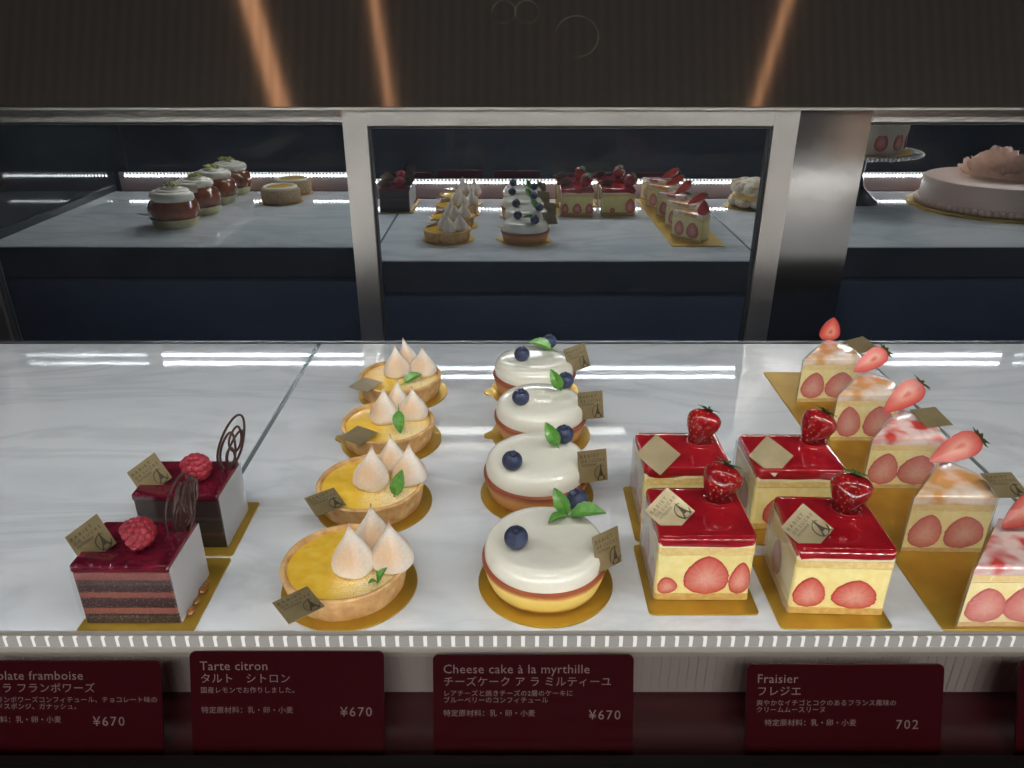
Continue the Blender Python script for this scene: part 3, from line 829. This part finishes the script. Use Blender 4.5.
cheesecake(.0171, .463, 1, 'second white cheesecake from the front, tall mint leaf against a blueberry',
           [(-.0163, -.0200, (.1, -.3)), (.0190, .0150, (-.1, -.3))],
           [((.0145, .0060, .030), (-.45, .35, .75), (0, -1, .4), 1.0)],
           ((.0360, -.014, .0268),)+TU, 'round gold board under the second cheesecake')
cheesecake(.0227, .549, 1, 'third white cheesecake from the front, mint leaf hiding part of its blueberry',
           [(-.0153, -.0100, (.1, -.3)), (.0200, .0200, (-.1, -.3))],
           [((.0160, .0120, .030), (-.42, .15, .8), (0, -1, .4), 1.0)],
           ((.0375, -.008, .0265),)+TU, 'round gold board with side tab under the third cheesecake', tab=PI*1.02)
cheesecake(.0200, .631, 1, 'rearmost white cheesecake beside the mirror, mint leaf lying to the left',
           [(-.0109, -.0060, (.1, -.3)), (.0135, .0230, (.1, -.2))],
           [((.0150, .0130, .031), (-.95, .2, .22), (0, -.5, 1), 1.15)],
           ((.0360, -.004, .0300), (.9, .4, .15), (-.2, .3, .93)), 'round gold board with side tab under the rearmost cheesecake', tab=PI*1.03)

# ================================================================== square strawberry cakes
def rounded_rect(w, d, r, n=4):
    pts = []
    for cx, cy, a0 in ((w/2-r, -d/2+r, -90), (w/2-r, d/2-r, 0), (-w/2+r, d/2-r, 90), (-w/2+r, -d/2+r, 180)):
        for k in range(n+1):
            a = math.radians(a0+k*90/n); pts.append((cx+r*math.cos(a), cy+r*math.sin(a)))
    return pts
def redtop(w, d, seed):
    """glaze slab whose lower rim runs down unevenly"""
    r = random.Random(seed); pts = rounded_rect(w, d, .003, 5); out = []
    # resample the outline
    dense = []
    for i in range(len(pts)):
        a = Vector(pts[i]); b = Vector(pts[(i+1) % len(pts)]); n = max(1, int((b-a).length/.003))
        for k in range(n): dense.append(a.lerp(b, k/n))
    n = len(dense); ph = [r.uniform(0, 6) for _ in range(3)]
    low = [.0384-.0012*max(0, math.sin(i*.55+ph[0]))*(.5+.5*math.sin(i*.23+ph[1]))*1.6 for i in range(n)]
    rings = [(1.0, None), (1.012, .0395), (1.010, .0425), (.99, .0443), (.955, .0449), (.8, .0450), (.3, .0450)]
    vs = []
    for s_, z in rings:
        for i, p in enumerate(dense): vs.append((p.x*s_, p.y*s_, low[i] if z is None else z))
    fs = []
    for k in range(len(rings)-1):
        for i in range(n): j = (i+1) % n; fs.append([k*n+i, k*n+j, (k+1)*n+j, (k+1)*n+i])
    fs.append([(len(rings)-1)*n+i for i in range(n)]); fs.append(list(range(n))[::-1])
    return MB().add(vs, fs).mesh('red_glaze', REDG, smooth=50)
def fraisier(x0, x1, y0, y1, bx, by, label, boardlabel, faces, straw, tg, letter, rot=0, film=True):
    o = obj('cake_board', cached('sqb', lambda: board_mesh(.062, .064)), loc=(bx, by, 0), rot=(0, 0, 0)); tag(o, boardlabel, 'cake board', 'square gold boards')
    cx, cy = (x0+x1)/2, (y0+y1)/2; w, d = x1-x0, y1-y0
    t = thing('square_strawberry_cake', label, 'cake', 'square glazed strawberry cakes', loc=(cx, cy, BT), rot=rot)
    P = rounded_rect(w, d, .0015, 2)
    obj('sponge_base', MB().prism(P, 0, .0050, bev=.0006).mesh('sponge_base', pmat('soaked_sponge', srgb(196, 156, 84), rough=.7, c2=srgb(214, 178, 104), scale=300, bump=.4)), t)
    obj('custard_layer', MB().prism(rounded_rect(w*.992, d*.992, .0015, 2), .0050, .0318).mesh('custard_layer', MOUSSE), t)
    obj('sponge_layer', MB().prism(P, .0318, .0366, bev=.0005).mesh('sponge_layer', SPONGE), t)
    obj('cream_layer', MB().prism(rounded_rect(w*.995, d*.995, .0015, 2), .0366, .0400).mesh('cream_layer', pmat('ivory_cream', srgb(244, 230, 186), rough=.5)), t)
    obj('red_glaze', redtop(w, d, hash_(label)), t)
    for (side, u, z, L, Wd, lean, sd) in faces:
        if side == 'f': p = (u, -d/2-.0002, z); f = (0, -1)
        elif side == 'l': p = (-w/2-.0002, u, z); f = (-1, 0)
        elif side == 'b': p = (u, d/2+.0002, z); f = (0, 1)
        else: p = (w/2+.0002, u, z); f = (1, 0)
        add_cutface(t, p, f, L, Wd, sd, lean)
    add_strawberry(t, (straw[0]-cx, straw[1]-cy, .0555), straw[2], seed=straw[3], L=.0255, Wd=.0235, label='whole glazed strawberry')
    # syrup pooled round the berry's foot
    pp = [(straw[0]-cx+.0082*math.cos(a), straw[1]-cy-.0005+.0075*math.sin(a), .0451) for a in [2*PI*k/24 for k in range(24)]]
    obj('syrup_ring', MB().tube(pp, .0013, seg=8, closed=True, flat=.8).mesh('syrup_ring', REDG), t)
    add_tag(t, (tg[0]-cx, tg[1]-cy, tg[2]-BT), tg[3], tg[4], letter)
    if film:
        e = .0008
        mb = MB()
        mb.box(-w/2-e-.0002, -w/2-e, -d/2, d/2, .0005, .0405)
        obj('film_wrap', mb.mesh('film_wrap', FILM, smooth=0), t)
    return t
def hash_(s): return sum(ord(c)*(i+1) for i, c in enumerate(s))
a25 = math.radians(36)
TF = ((.707, .707*math.cos(a25), .707*math.sin(a25)), (-.707, .707*math.cos(a25), .707*math.sin(a25)))
fraisier(.0812, .1350, .3473, .3970, .1078, .368, 'square strawberry cake at front left, tall pink strawberry half in the middle of its front', 'square gold board under the front left strawberry cake',
         [('f', .0015, .0180, .0265, .0260, 0, 3), ('f', -.0205, .0110, .0115, .0115, -0.314, 4), ('f', .0205, .0160, .0220, .0120, 0.063, 5), ('l', .008, .016, .022, .017, 0, 6), ('l', -.013, .013, .018, .014, 0, 7), ('b', -.013, .013, .018, .014, 0, 7), ('b', .006, .013, .018, .015, 0, 4), ('r', 0, .014, .02, .018, 0, 3)],
         (.1215, .3835, (.35, .25, .85), 1), (.0890, .3640, .0510, TF[0], TF[1]), True)
fraisier(.1550, .2075, .3355, .3870, .178, .3570, 'square strawberry cake at front right, two round strawberry halves low in its front', 'square gold board under the front right strawberry cake',
         [('f', -.0165, .0155, .0205, .0180, 0.000, 8), ('f', .0085, .0145, .0195, .0255, 0.126, 9), ('l', .004, .017, .022, .016, 0, 6), ('b', -.013, .013, .018, .014, 0, 7), ('b', .006, .013, .018, .015, 0, 4), ('r', 0, .014, .02, .018, 0, 3)],
         (.1925, .3730, (.15, .2, .9), 2), (.1615, .3470, .0510, TF[0], TF[1]), True, rot=math.radians(-2))
fraisier(.0846, .1400, .4200, .4660, .1100, .4360, 'square strawberry cake at back left, touching the gold board edge behind the front left one', 'square gold board under the back left strawberry cake',
         [('f', -.01, .014, .02, .018, 0, 3), ('f', .014, .013, .018, .016, 0, 8), ('l', .008, .016, .022, .017, 0, 6), ('l', -.013, .013, .018, .014, 0, 7), ('b', -.021, .012, .018, .013, 0, 7), ('b', .000, .012, .018, .016, 0, 4), ('b', .021, .012, .018, .014, 0, 5)],
         (.1265, .4530, (.3, .3, .85), 3), (.0935, .4275, .0510, TF[0], TF[1]), False)
fraisier(.1550, .2120, .4160, .4640, .1855, .4320, 'square strawberry cake at back right, beside the long gold board', 'square gold board under the back right strawberry cake',
         [('f', -.012, .014, .022, .019, 0, 3), ('f', .016, .013, .018, .016, 0, 8), ('l', -.004, .016, .022, .019, 0, 6), ('b', .020, .016, .025, .017, 0, 9), ('b', -.010, .009, .009, .009, 0, 4)],
         (.2020, .4520, (.45, .2, .8), 2), (.1650, .4255, .0510, TF[0], TF[1]), False)

# ================================================================== dark berry cakes
CH_STOPS = [(0, srgb(38, 22, 24)), (.165, srgb(46, 26, 26)), (.18, srgb(136, 80, 62)), (.27, srgb(140, 80, 62)), (.285, srgb(54, 36, 34)), (.45, srgb(62, 44, 42)), (.465, srgb(132, 72, 58)), (.545, srgb(138, 78, 62)), (.56, srgb(54, 36, 36)), (.76, srgb(64, 46, 44)), (.775, srgb(126, 66, 60)), (.88, srgb(136, 76, 68))]
CH_DARK = [(0, srgb(34, 22, 22)), (.2, srgb(44, 28, 26)), (.25, srgb(84, 62, 50)), (.3, srgb(46, 34, 32)), (.5, srgb(52, 38, 36)), (.55, srgb(88, 66, 56)), (.6, srgb(50, 36, 36)), (.88, srgb(64, 44, 44))]
def raspberry_mesh():
    mb = MB(); R = .0062; 
    for j, (lat, n) in enumerate([(-.55, 9), (-.18, 11), (.2, 11), (.58, 10), (.95, 7), (1.3, 3)]):
        for i in range(n):
            a = 2*PI*(i+.5*(j % 2))/n
            r = R*math.cos(lat)*1.05; z = R*1.15*math.sin(lat)
            mb.ball((r*math.cos(a), r*math.sin(a), z), .00245, 12, 8, sc=(1.05, 1.05, 1.05))
    mb.lathe([(.0030, -.0048), (.0032, -.001), (.002, .002), (0, .003)], 16)
    mb.lathe([(.0046, -.0045), (.0056, 0), (.004, .0045), (0, .0062)], 20)
    return mb.mesh('raspberry', pmat('raspberry_red', srgb(140, 24, 42), rough=.35, c2=srgb(172, 48, 62), scale=250, coat=.2), smooth=60)
def lace_mesh(kind):
    mb = MB(); r = .00080
    def loop(cx, cy, w, h, ang, n=28, tip=.55):
        pts = []
        for k in range(n):
            a = 2*PI*k/n
            y = .5*h*math.sin(a); x = .5*w*math.cos(a)*(1-.35*tip*math.sin(a))
            ca, sa = math.cos(ang), math.sin(ang)
            pts.append((cx+x*ca+y*sa, .0006*math.sin(3*a+cx*900), cy-x*sa+y*ca))
        mb.tube(pts, r, seg=7, closed=True, flat=.8)
    if kind == 0:
        loop(.004, .019, .015, .040, .25); loop(.005, .017, .009, .033, .12); loop(.0075, .020, .008, .034, .40)
        loop(.0025, .014, .006, .024, .05); loop(.0095, .028, .006, .018, .3)
        for k in range(9):
            t = k/8; mb.tube([(-.002+.003*t*3, 0, .004+.001*k), (.001+.008*t, .0004, .018), (.004+.008*t, 0, .030+.002*(k % 3))], r*1.0, seg=6)
    else:
        loop(.006, .022, .0135, .040, .38); loop(.003, .016, .009, .026, .25); loop(.008, .018, .007, .026, .42)
        loop(.0085, .024, .007, .018, .3); loop(.004, .010, .006, .016, .1)
    mb.tube([(-.001, 0, -.003), (.0005, 0, .003), (.002, 0, .008)], r*1.4, seg=7)
    mb.tube([(.002, 0, -.003), (.002, 0, .003), (.004, 0, .008)], r*1.4, seg=7)
    return mb.mesh('chocolate_lace', CHOC, smooth=60)
def berry_cake(x0, x1, y0, y1, bx, by, bw, bd, label, bl, tg, kind, rasp, lace, rot=0, letter=True):
    o = obj('cake_board', board_mesh(bw, bd, r=.002), loc=(bx, by, 0)); tag(o, bl, 'cake board', 'square gold boards')
    cx, cy = (x0+x1)/2, (y0+y1)/2; w, d = x1-x0, y1-y0
    t = thing('chocolate_raspberry_cake', label, 'cake', 'dark chocolate raspberry cakes', loc=(cx, cy, BT), rot=rot)
    P = rounded_rect(w, d, .0012, 2)
    m = zlayer_mat('chocolate_layers', CH_STOPS, .0385, noise=.05, nscale=200, bump=.4, speck=srgb(150, 128, 128)) if kind == 0 else zlayer_mat('dark_layers', CH_DARK, .0385, noise=.10, nscale=160, bump=.4, speck=srgb(84, 70, 66))
    obj('cake_layers', MB().prism(P, 0, .0345).mesh('cake_layers', m), t)
    ov = MB().prism(rounded_rect(w+.0012, d+.0012, .0016, 3), .0345, .0392, bev=.001)
    for k in range(7):
        a = rnd.uniform(-.5, .5)
        ov.ball((a*w, -d/2+rnd.uniform(-.0005, .001), .0388), .0012, 10, 6)
        ov.ball((w/2-rnd.uniform(0, .003), a*d*.9, .0388), .0011, 10, 6)
    obj('berry_glaze', ov.mesh('berry_glaze', DREDG, smooth=40), t)
    e = .0009
    mb = MB()
    mb.box(w/2+e, w/2+e+.0002, -d/2-.001, d/2+.001, .0006, .0375)
    o = obj('film_wrap', mb.mesh('film_wrap', FILMW, smooth=0), t); o['label'] = 'hazy clear film along the right side'
    mb = MB(); mb.box(-w/2-e, w/2+e, -d/2-e-.0002, -d/2-e, .0006, .0375)
    o = obj('film_wrap', mb.mesh('film_wrap', FILMC, smooth=0), t)
    # syrup drops at the right foot
    if kind == 0:
        dr = MB()
        for (yy, rr) in ((-.012, .0028), (-.004, .0022), (.006, .0030), (.012, .0018)):
            dr.ball((w/2+.0030, yy, .0016), rr, 12, 8, sc=(.8, 1.2, .55))
        obj('syrup_drops', dr.mesh('syrup_drops', pmat('amber_syrup', srgb(140, 84, 40), rough=.06, coat=1)), t)
    obj('raspberry', cached('rasp', raspberry_mesh), t, xf=axis((rasp[0]-cx, rasp[1]-cy, .0392+.0080), rasp[2]) @ Matrix.Scale(1.06, 4))
    obj('chocolate_lace', lace_mesh(kind), t, xf=Matrix.Translation((lace[0]-cx, lace[1]-cy, .0350)) @ Matrix.Rotation(lace[2], 4, 'Z') @ Matrix.Rotation(lace[3], 4, 'X'))
    add_tag(t, (tg[0]-cx, tg[1]-cy, tg[2]-BT), tg[3], tg[4], letter)
    return t
a55 = math.radians(52)
TC = ((.78, .63*math.cos(a55), .63*math.sin(a55)), (-.60, .80*math.cos(a55), .80*math.sin(a55)))
berry_cake(-.2345, -.1825, .3290, .3690, -.2055, .3545, .0640, .0642, 'front dark raspberry cake with pinkish striped layers, nearest the glass', 'gold board under the front dark raspberry cake',
           (-.2300, .3450, .0450, TC[0], TC[1]), 0, (-.2045, .3460, (.75, .5, .3)), (-.1895, .3590, .15, -.15))
berry_cake(-.2320, -.1800, .3970, .4370, -.2040, .4185, .0600, .0590, 'rear dark raspberry cake with nearly black layers beside the joint strip', 'gold board under the rear dark raspberry cake',
           (-.2265, .4120, .0450, TC[0], TC[1]), 1, (-.1985, .4150, (.85, .3, .35)), (-.1850, .4280, .1, -.1), letter=True)

# ================================================================== wedge slices on the long board
o = obj('cake_board', board_mesh(.0800, .344, r=.0015), loc=(.2770, .4955, 0), rot=(0, 0, math.radians(-.6)))
tag(o, 'long gold board carrying the row of wedge slices', 'cake board')
def wedge(cx0, cy0, rot, label, top, straw, tg=None, seed=1, letter=False, R=.058):
    t = thing('strawberry_wedge_cake', label, 'cake slice', 'wedge strawberry cake slices', loc=(cx0, cy0, BT), rot=rot)
    ang = math.radians(50)
    def poly(k=1.0, r=R, off=0):
        p = [(off, off*.5)]
        p += [(r*k*.86, off*.3)] + [(r*k*math.cos(a)*(.86+.14*min(1, i/3)) if i < 3 else r*k*math.cos(a), r*k*math.sin(a)) for i, a in [(i, ang*(i+1)/9) for i in range(9)]]
        return p
    P = poly()
    obj('sponge_base', MB().prism(P, 0, .0030).mesh('sponge_base', MATS['soaked_sponge']), t)
    obj('custard_layer', MB().prism(poly(.995), .0030, .0300).mesh('custard_layer', MOUSSE), t)
    obj('sponge_layer', MB().prism(P, .0300, .0350, bev=.0004).mesh('sponge_layer', SPONGE), t)
    # cream top, slightly domed
    n = len(P); c = Vector((sum(p[0] for p in P)/n, sum(p[1] for p in P)/n)); vs = []
    rings = [(1.0, .0350), (1.0, .0385), (.985, .0402), (.93, .0412), (.7, .0420), (.3, .0424)]
    for s_, z in rings:
        for p in P: q = c+(Vector(p)-c)*s_; vs.append((q.x, q.y, z))
    fs = [list(range(n))[::-1]]
    for k in range(len(rings)-1):
        for i in range(n): j = (i+1) % n; fs.append([k*n+i, k*n+j, (k+1)*n+j, (k+1)*n+i])
    fs.append([(len(rings)-1)*n+i for i in range(n)])
    obj('cream_top', MB().add(vs, fs).mesh('cream_top', pmat('cream_with_peach_gel', srgb(240, 222, 204), rough=.12, coat=.9, c2=srgb(218, 160, 96), scale=42, detail=2, lo=.36, hi=.50, bump=.3, bscale=80) if top == 0 else pmat('cream_with_red_gel', srgb(240, 212, 204), rough=.12, coat=.9, c2=srgb(214, 74, 66), scale=48, detail=2, lo=.42, hi=.56, bump=.3, bscale=80)), t)
    f1 = (0, -1); nrm = (-math.sin(ang), math.cos(ang)); dr = (math.cos(ang), math.sin(ang))
    rr = random.Random(seed*11)
    for u, L, Wd in ((.0120, .0255, .0205), (.0355, .0255, .0265)):
        L = round(L*rr.uniform(.9, 1.08), 4); Wd = round(Wd*rr.uniform(.9, 1.1), 4)
        add_cutface(t, (u, -.0003, .0030+L/2), f1, L, Wd, seed*3+int(u*1000), rr.uniform(-.15, .15))
    for u, L, Wd in ((.0150, .0230, .0190), (.0410, .0240, .0240)):
        add_cutface(t, (dr[0]*u+nrm[0]*.0003, dr[1]*u+nrm[1]*.0003, .0035+L/2), nrm, L, Wd, seed*5+1, rr.uniform(-.1, .1))
    # clear film on both cut faces, with a loose flap at the outer edge
    fm = MB()
    def wall(pts, z0=.0004, z1=.0400, th=.00015):
        m = len(pts)
        a = [(p[0], p[1], z0) for p in pts]+[(p[0], p[1], z1) for p in pts]
        fm.add(a, [[i, i+1, m+i+1, m+i] for i in range(m-1)])
    wall([(.053, .004), (.0505, -.0006), (.0490, -.0012), (.001, -.0012), (-.0010, -.0008), (-.0012, .0004), (dr[0]*.058+nrm[0]*.0014, dr[1]*.058+nrm[1]*.0014)])
    obj('film_wrap', fm.mesh('film_wrap', FILM, smooth=60), t)
    sp, sd, nf, L, Wd, cal = straw
    xh = Vector(nf).cross(Vector(sd))
    add_strawberry(t, sp, sd, L=L, Wd=Wd, half=True, xh=xh, seed=seed, calyx=cal, name='strawberry_half', label='halved strawberry with pale pink cut side')
    if tg: add_tag(t, tg[0], tg[1], tg[2], letter)
    return t
# strawberry: local centre, tip-to-calyx direction, x hint, length, width, calyx
tg_r = ((.046, .030, .0450), (.9, .25, .08), (-.2, .9, .25))
wedge(.2490, .6040, math.radians(2), 'rearmost wedge slice with peach gel, halved strawberry standing tip up', 0, ((.0380, .0400, .0520), (0, .1, -1), (0, -1, .2), .0235, .0185, False), ((.0600, .0240, .0430), (.9, .3, .1), (-.3, .9, .2)), 1)
wedge(.2520, .5350, math.radians(0), 'second wedge slice from the rear, peach gel, its halved strawberry lying slanted', 0, ((.0390, .0400, .0510), (.80, .2, .50), (-.1, -.85, .5), .0320, .0165, True), None, 2)
wedge(.2495, .4660, math.radians(-1), 'middle wedge slice with bright red and white gel top', 1, ((.0330, .0360, .0540), (.70, .1, .62), (-.1, -.8, .6), .0340, .0185, True), ((.0500, .0240, .0445), (.95, .2, .02), (-.1, .9, .2)), 3)
wedge(.2435, .3930, math.radians(-1), 'fourth wedge slice from the rear, peach gel and a lettered foil card', 0, ((.0390, .0360, .0530), (.86, .1, .45), (-.1, -.75, .65), .0350, .0180, True), ((.0560, .0060, .0455), (.96, .1, -.02), (-.1, .95, .25)), 4, True)
wedge(.2440, .3265, math.radians(0), 'nearest wedge slice at the lower right, cut by the picture edge, red gel top', 1, ((.0440, .0330, .0530), (.80, .2, .5), (-.1, -.75, .65), .0350, .0180, True), None, 5)

# ================================================================== goods beside the picture, seen in the mirror doors
CARA = pmat('caramel_glaze', srgb(122, 58, 28), rough=.12, coat=.8, c2=srgb(150, 80, 40), scale=90)
PISTA = pmat('pale_green_crumb', srgb(150, 160, 90), rough=.6, c2=srgb(190, 180, 96), scale=500, bump=.5)
CUP = pmat('pale_gold_cup', srgb(206, 196, 150), rough=.3, metal=.5)
def bun_mesh(): return MB().lathe([(0, .006), (.027, .006), (.033, .012), (.0365, .020), (.036, .028), (.0325, .036), (.025, .041), (0, .043)], 40, wob=.02, wn=4).mesh('glazed_bun', CARA)
def swirl_mesh():
    mb = MB(); pts = []; rr = []
    for k in range(120):
        t = k/119; a = t*2*PI*2.6; r = .027*(1-t*.72)
        pts.append((r*math.cos(a), r*math.sin(a), .043+.010*t)); rr.append(.0075*(1-.35*t))
    mb.tube(pts, rr, seg=12)
    return mb.mesh('cream_swirl', CREAM, smooth=60)
def cup_mesh():
    return MB().lathe([(0, 0), (.030, 0), (.0345, .0125), (.0352, .0127), (.0350, .0118), (.0308, .001), (0, .001)], 44).mesh('foil_cup', CUP)
def crumb_mesh():
    mb = MB(); r = random.Random(4)
    for k in range(16): mb.box(-.003, .003, -.002, .002, -.001, .001, bev=.0003, xf=Matrix.Translation((r.uniform(-.009, .012), r.uniform(-.008, .008), .058+r.uniform(0, .003))) @ Euler((r.uniform(-1, 1), r.uniform(-1, 1), r.uniform(0, 6))).to_matrix().to_4x4())
    return mb.mesh('green_crumbs', PISTA, smooth=0)
BL = ['caramel glazed bun with cream, closest of the four in the left mirror, card sticking out', 'second of four caramel buns with cream in the left mirror', 'third of four caramel buns with cream in the left mirror', 'farthest of four caramel buns with cream in the left mirror']
for i, (x, y) in enumerate([(-.556, .600), (-.552, .508), (-.552, .418), (-.552, .332)]):
    t = thing('caramel_bun', BL[i], 'pastry', 'caramel buns with cream', loc=(x, y, 0), rot=i*1.1)
    t.scale = (1.10, 1.10, 1.10)
    obj('foil_cup', cached('cup', cup_mesh), t, loc=(0, 0, 0))
    obj('glazed_bun', cached('bun', bun_mesh), t); obj('cream_swirl', cached('swirl', swirl_mesh), t); obj('green_crumbs', cached('crumb', crumb_mesh), t)
    if i == 0: add_tag(t, (-.040, .004, .016), (1, 0, 0), (0, .9, .3), False)
PUFF = pmat('sable_side', srgb(176, 144, 104), rough=.8, c2=srgb(200, 172, 130), scale=300, bump=.6)
def sable():
    return MB().lathe([(0, 0), (.033, 0), (.0355, .004), (.036, .018), (.034, .024), (.029, .026), (.026, .0255), (0, .025)], 48, wob=.008, wn=6).mesh('pastry_shell', PUFF)
def custard():
    return MB().lathe([(.0262, .0252), (.024, .0272), (.018, .0285), (0, .029)], 40).mesh('custard_top', pmat('burnt_custard', srgb(236, 200, 92), rough=.25, c2=srgb(226, 176, 90), scale=120, coat=.4))
def rimc():
    return MB().tube([(.0285*math.cos(a), .0285*math.sin(a), .0262) for a in [2*PI*k/36 for k in range(36)]], .0028, seg=8, closed=True).mesh('cream_rim', CREAM)
for i, (x, y) in enumerate([(-.4311, .418), (-.4304, .336)]):
    o = obj('cake_board', cached(('rb', .039, 0), lambda: round_board_mesh(.039)), loc=(x, y, 0)); tag(o, ['round gold board under the closer custard tartlet in the left mirror', 'round gold board under the farther custard tartlet in the left mirror'][i], 'cake board', 'round gold boards')
    t = thing('custard_tartlet', ['closer small round custard tartlet right of the caramel buns in the mirror', 'farther small round custard tartlet right of the caramel buns in the mirror'][i], 'tartlet', 'custard tartlets', loc=(x, y, BT))
    obj('pastry_shell', cached('sab', sable), t); obj('custard_top', cached('cus', custard), t); obj('cream_rim', cached('rimc', rimc), t)

# choux ring dusted with sugar
o = obj('cake_board', round_board_mesh(.050, tabdir=1.2), loc=(.4370, .3850, 0)); tag(o, 'round gold board under the sugar dusted choux puff in the mirror', 'cake board', 'round gold boards')
t = thing('choux_puff', 'sugar dusted golden choux puff at the right of the middle mirror', 'pastry', None, loc=(.4370, .3850, BT))
CH = pmat('sugared_choux', srgb(206, 174, 128), rough=.85, c2=srgb(236, 228, 214), scale=90, bump=.8, bscale=200, lo=.4, hi=.55)
mb = MB()
for k in range(8):
    a = 2*PI*k/8; mb.ball((.030*math.cos(a), .030*math.sin(a), .010), .0150, 16, 10, sc=(1, 1, .65))
obj('choux_base', mb.mesh('choux_base', CH, smooth=60), t)
obj('custard_filling', MB().tube([(.031*math.cos(a), .031*math.sin(a), .019+.001*math.sin(9*a)) for a in [2*PI*k/40 for k in range(40)]], .009, seg=10, closed=True, flat=.6).mesh('custard_filling', pmat('custard_filling', srgb(232, 190, 90), rough=.35)), t)
mb = MB()
for k in range(8):
    a = 2*PI*(k+.5)/8; mb.ball((.026*math.cos(a), .026*math.sin(a), .034), .0175, 18, 12, sc=(1, 1, .75))
mb.ball((0, 0, .040), .018, 18, 12, sc=(1, 1, .6))
obj('choux_lid', mb.mesh('choux_lid', CH, smooth=60), t)

# pink rose cake
PINK = pmat('pink_buttercream', srgb(236, 206, 190), rough=.4)
RC = (.870, .458)
pts = []
for k in range(96):
    a = 2*PI*k/96; r = .136+.0035*abs(math.sin(8*a)); pts.append((r*math.cos(a), r*math.sin(a)))
o = obj('cake_board', MB().prism(pts, 0, .004, bev=.0008).mesh('cake_board', GOLD), loc=(RC[0], RC[1], 0)); tag(o, 'large scalloped gold board under the pink rose cake', 'cake board')
t = thing('pink_rose_cake', 'large round pink cake topped with a big cream rose, in the right mirror', 'cake', None, loc=(RC[0], RC[1], .004))
obj('cake_body', MB().lathe([(0, 0), (.119, 0), (.1195, .004), (.117, .042), (.115, .0465), (.110, .0485), (.06, .0492), (0, .0492)], 96).mesh('cake_body', PINK), t)
mb = MB()
for k in range(72):
    a = 2*PI*k/72; mb.ball((.1215*math.cos(a), .1215*math.sin(a), .0055), .0058, 10, 8)
obj('beaded_border', mb.mesh('beaded_border', PINK, smooth=60), t)
def petal(mb, a, r, z, w, h, curl, th=.0007):
    vs = []; nu, nv = 9, 6
    for i in range(nu):
        u = -1+2*i/(nu-1)
        for j in range(nv):
            v = j/(nv-1)
            aa = a+u*w/max(r, .006)*.5*(1-.15*v)
            rr = r+curl*v*v*.9+.0012*math.sin(u*9+a*5)*v
            zz = z+h*v*(1-.35*u*u)+.0012*math.sin(u*7+a*3)*v
            vs.append((rr*math.cos(aa), rr*math.sin(aa), zz))
    fs = [[i*nv+j, (i+1)*nv+j, (i+1)*nv+j+1, i*nv+j+1] for i in range(nu-1) for j in range(nv-1)]
    m = len(vs)
    ins = [(x*(1-th/max(.004, math.hypot(x, y))), y*(1-th/max(.004, math.hypot(x, y))), z2) for x, y, z2 in vs]
    fs2 = [[m+q for q in f][::-1] for f in fs]
    edge = [i*nv+nv-1 for i in range(nu)]
    fe = [[edge[i], edge[i+1], m+edge[i+1], m+edge[i]] for i in range(nu-1)]
    mb.add(vs+ins, fs+fs2+fe)
mb = MB(); rr = random.Random(9)
for ring, (r, n, z, w, h, c) in enumerate([(.004, 3, .100, .012, .024, .002), (.010, 5, .096, .020, .028, .005), (.017, 6, .090, .026, .031, .008), (.025, 7, .085, .030, .032, .012), (.034, 9, .080, .034, .030, .014), (.043, 11, .077, .036, .026, .016), (.052, 13, .0745, .034, .018, .014)]):
    for k in range(n):
        petal(mb, 2*PI*k/n+ring*.7+rr.uniform(-.15, .15), r, z-.025, w*rr.uniform(.9, 1.2), h*rr.uniform(.85, 1.15), c)
mb.lathe([(.058, .0490), (.048, .059), (.03, .071), (0, .075)], 32)
obj('cream_rose', mb.mesh('cream_rose', pmat('peach_petal', srgb(240, 206, 184), rough=.5, c2=srgb(246, 222, 206), scale=60), smooth=60), t)

# cake on a glass stand
SC = (.668, .4145)
GL = glass_pane_mat('stand_glass', tint=(.9, .93, .93), ior=1.7, haze=.08, rough=.03)
t = thing('cake_stand', 'footed glass cake stand with dotted rim, at the left of the right mirror', 'cake stand', None, loc=(SC[0]-.028, SC[1], 0))
obj('foot', MB().lathe([(.045, 0), (.043, .003), (.030, .012), (.014, .028), (.009, .05), (.011, .072), (.03, .083), (.035, .0845), (0, .0848)], 48).mesh('foot', pmat('dark_glass_foot', (.03, .034, .038), rough=.05, coat=1)), t)
obj('plate', MB().lathe([(0, .0850), (.085, .0850), (.098, .088), (.101, .0905), (.098, .0915), (.084, .0885), (0, .0885)], 96).mesh('plate', GL), t)
mb = MB()
for k in range(84):
    a = 2*PI*k/84; mb.ball((.1005*math.cos(a), .1005*math.sin(a), .0910), .0026, 8, 6)
obj('beaded_rim', mb.mesh('beaded_rim', pmat('bright_glass_bead', (.8, .82, .84), rough=.1, metal=.4), smooth=60), t)
o = obj('cake_board', MB().lathe([(0, 0), (.083, 0), (.0835, .001), (.083, .002), (0, .002)], 64).mesh('cake_board', GOLD), loc=(SC[0]-.028, SC[1], .0917)); tag(o, 'round gold board on the glass cake stand in the right mirror', 'cake board', 'round gold boards')
t = thing('strawberry_layer_cake', 'round cream cake with strawberry halves round its side, on the glass stand', 'cake', None, loc=(SC[0]-.028, SC[1], .0938))
obj('cake_body', MB().lathe([(0, 0), (.066, 0), (.0665, .003), (.071, .050), (.069, .054), (0, .056)], 72).mesh('cake_body', pmat('ivory_cream2', srgb(236, 220, 196), rough=.5)), t)
for k in range(12):
    a = 2*PI*k/12; add_cutface(t, (.0690*math.cos(a), .0690*math.sin(a), .022), (math.cos(a), math.sin(a)), .032, .024, 21, 0)
for k in range(8):
    a = 2*PI*k/8+.2; add_strawberry(t, (.05*math.cos(a), .05*math.sin(a), .061), (math.cos(a), math.sin(a), .25), L=.026, Wd=.02, half=True, xh=(-math.sin(a), math.cos(a), 0), calyx=False, seed=6, name='strawberry_half')
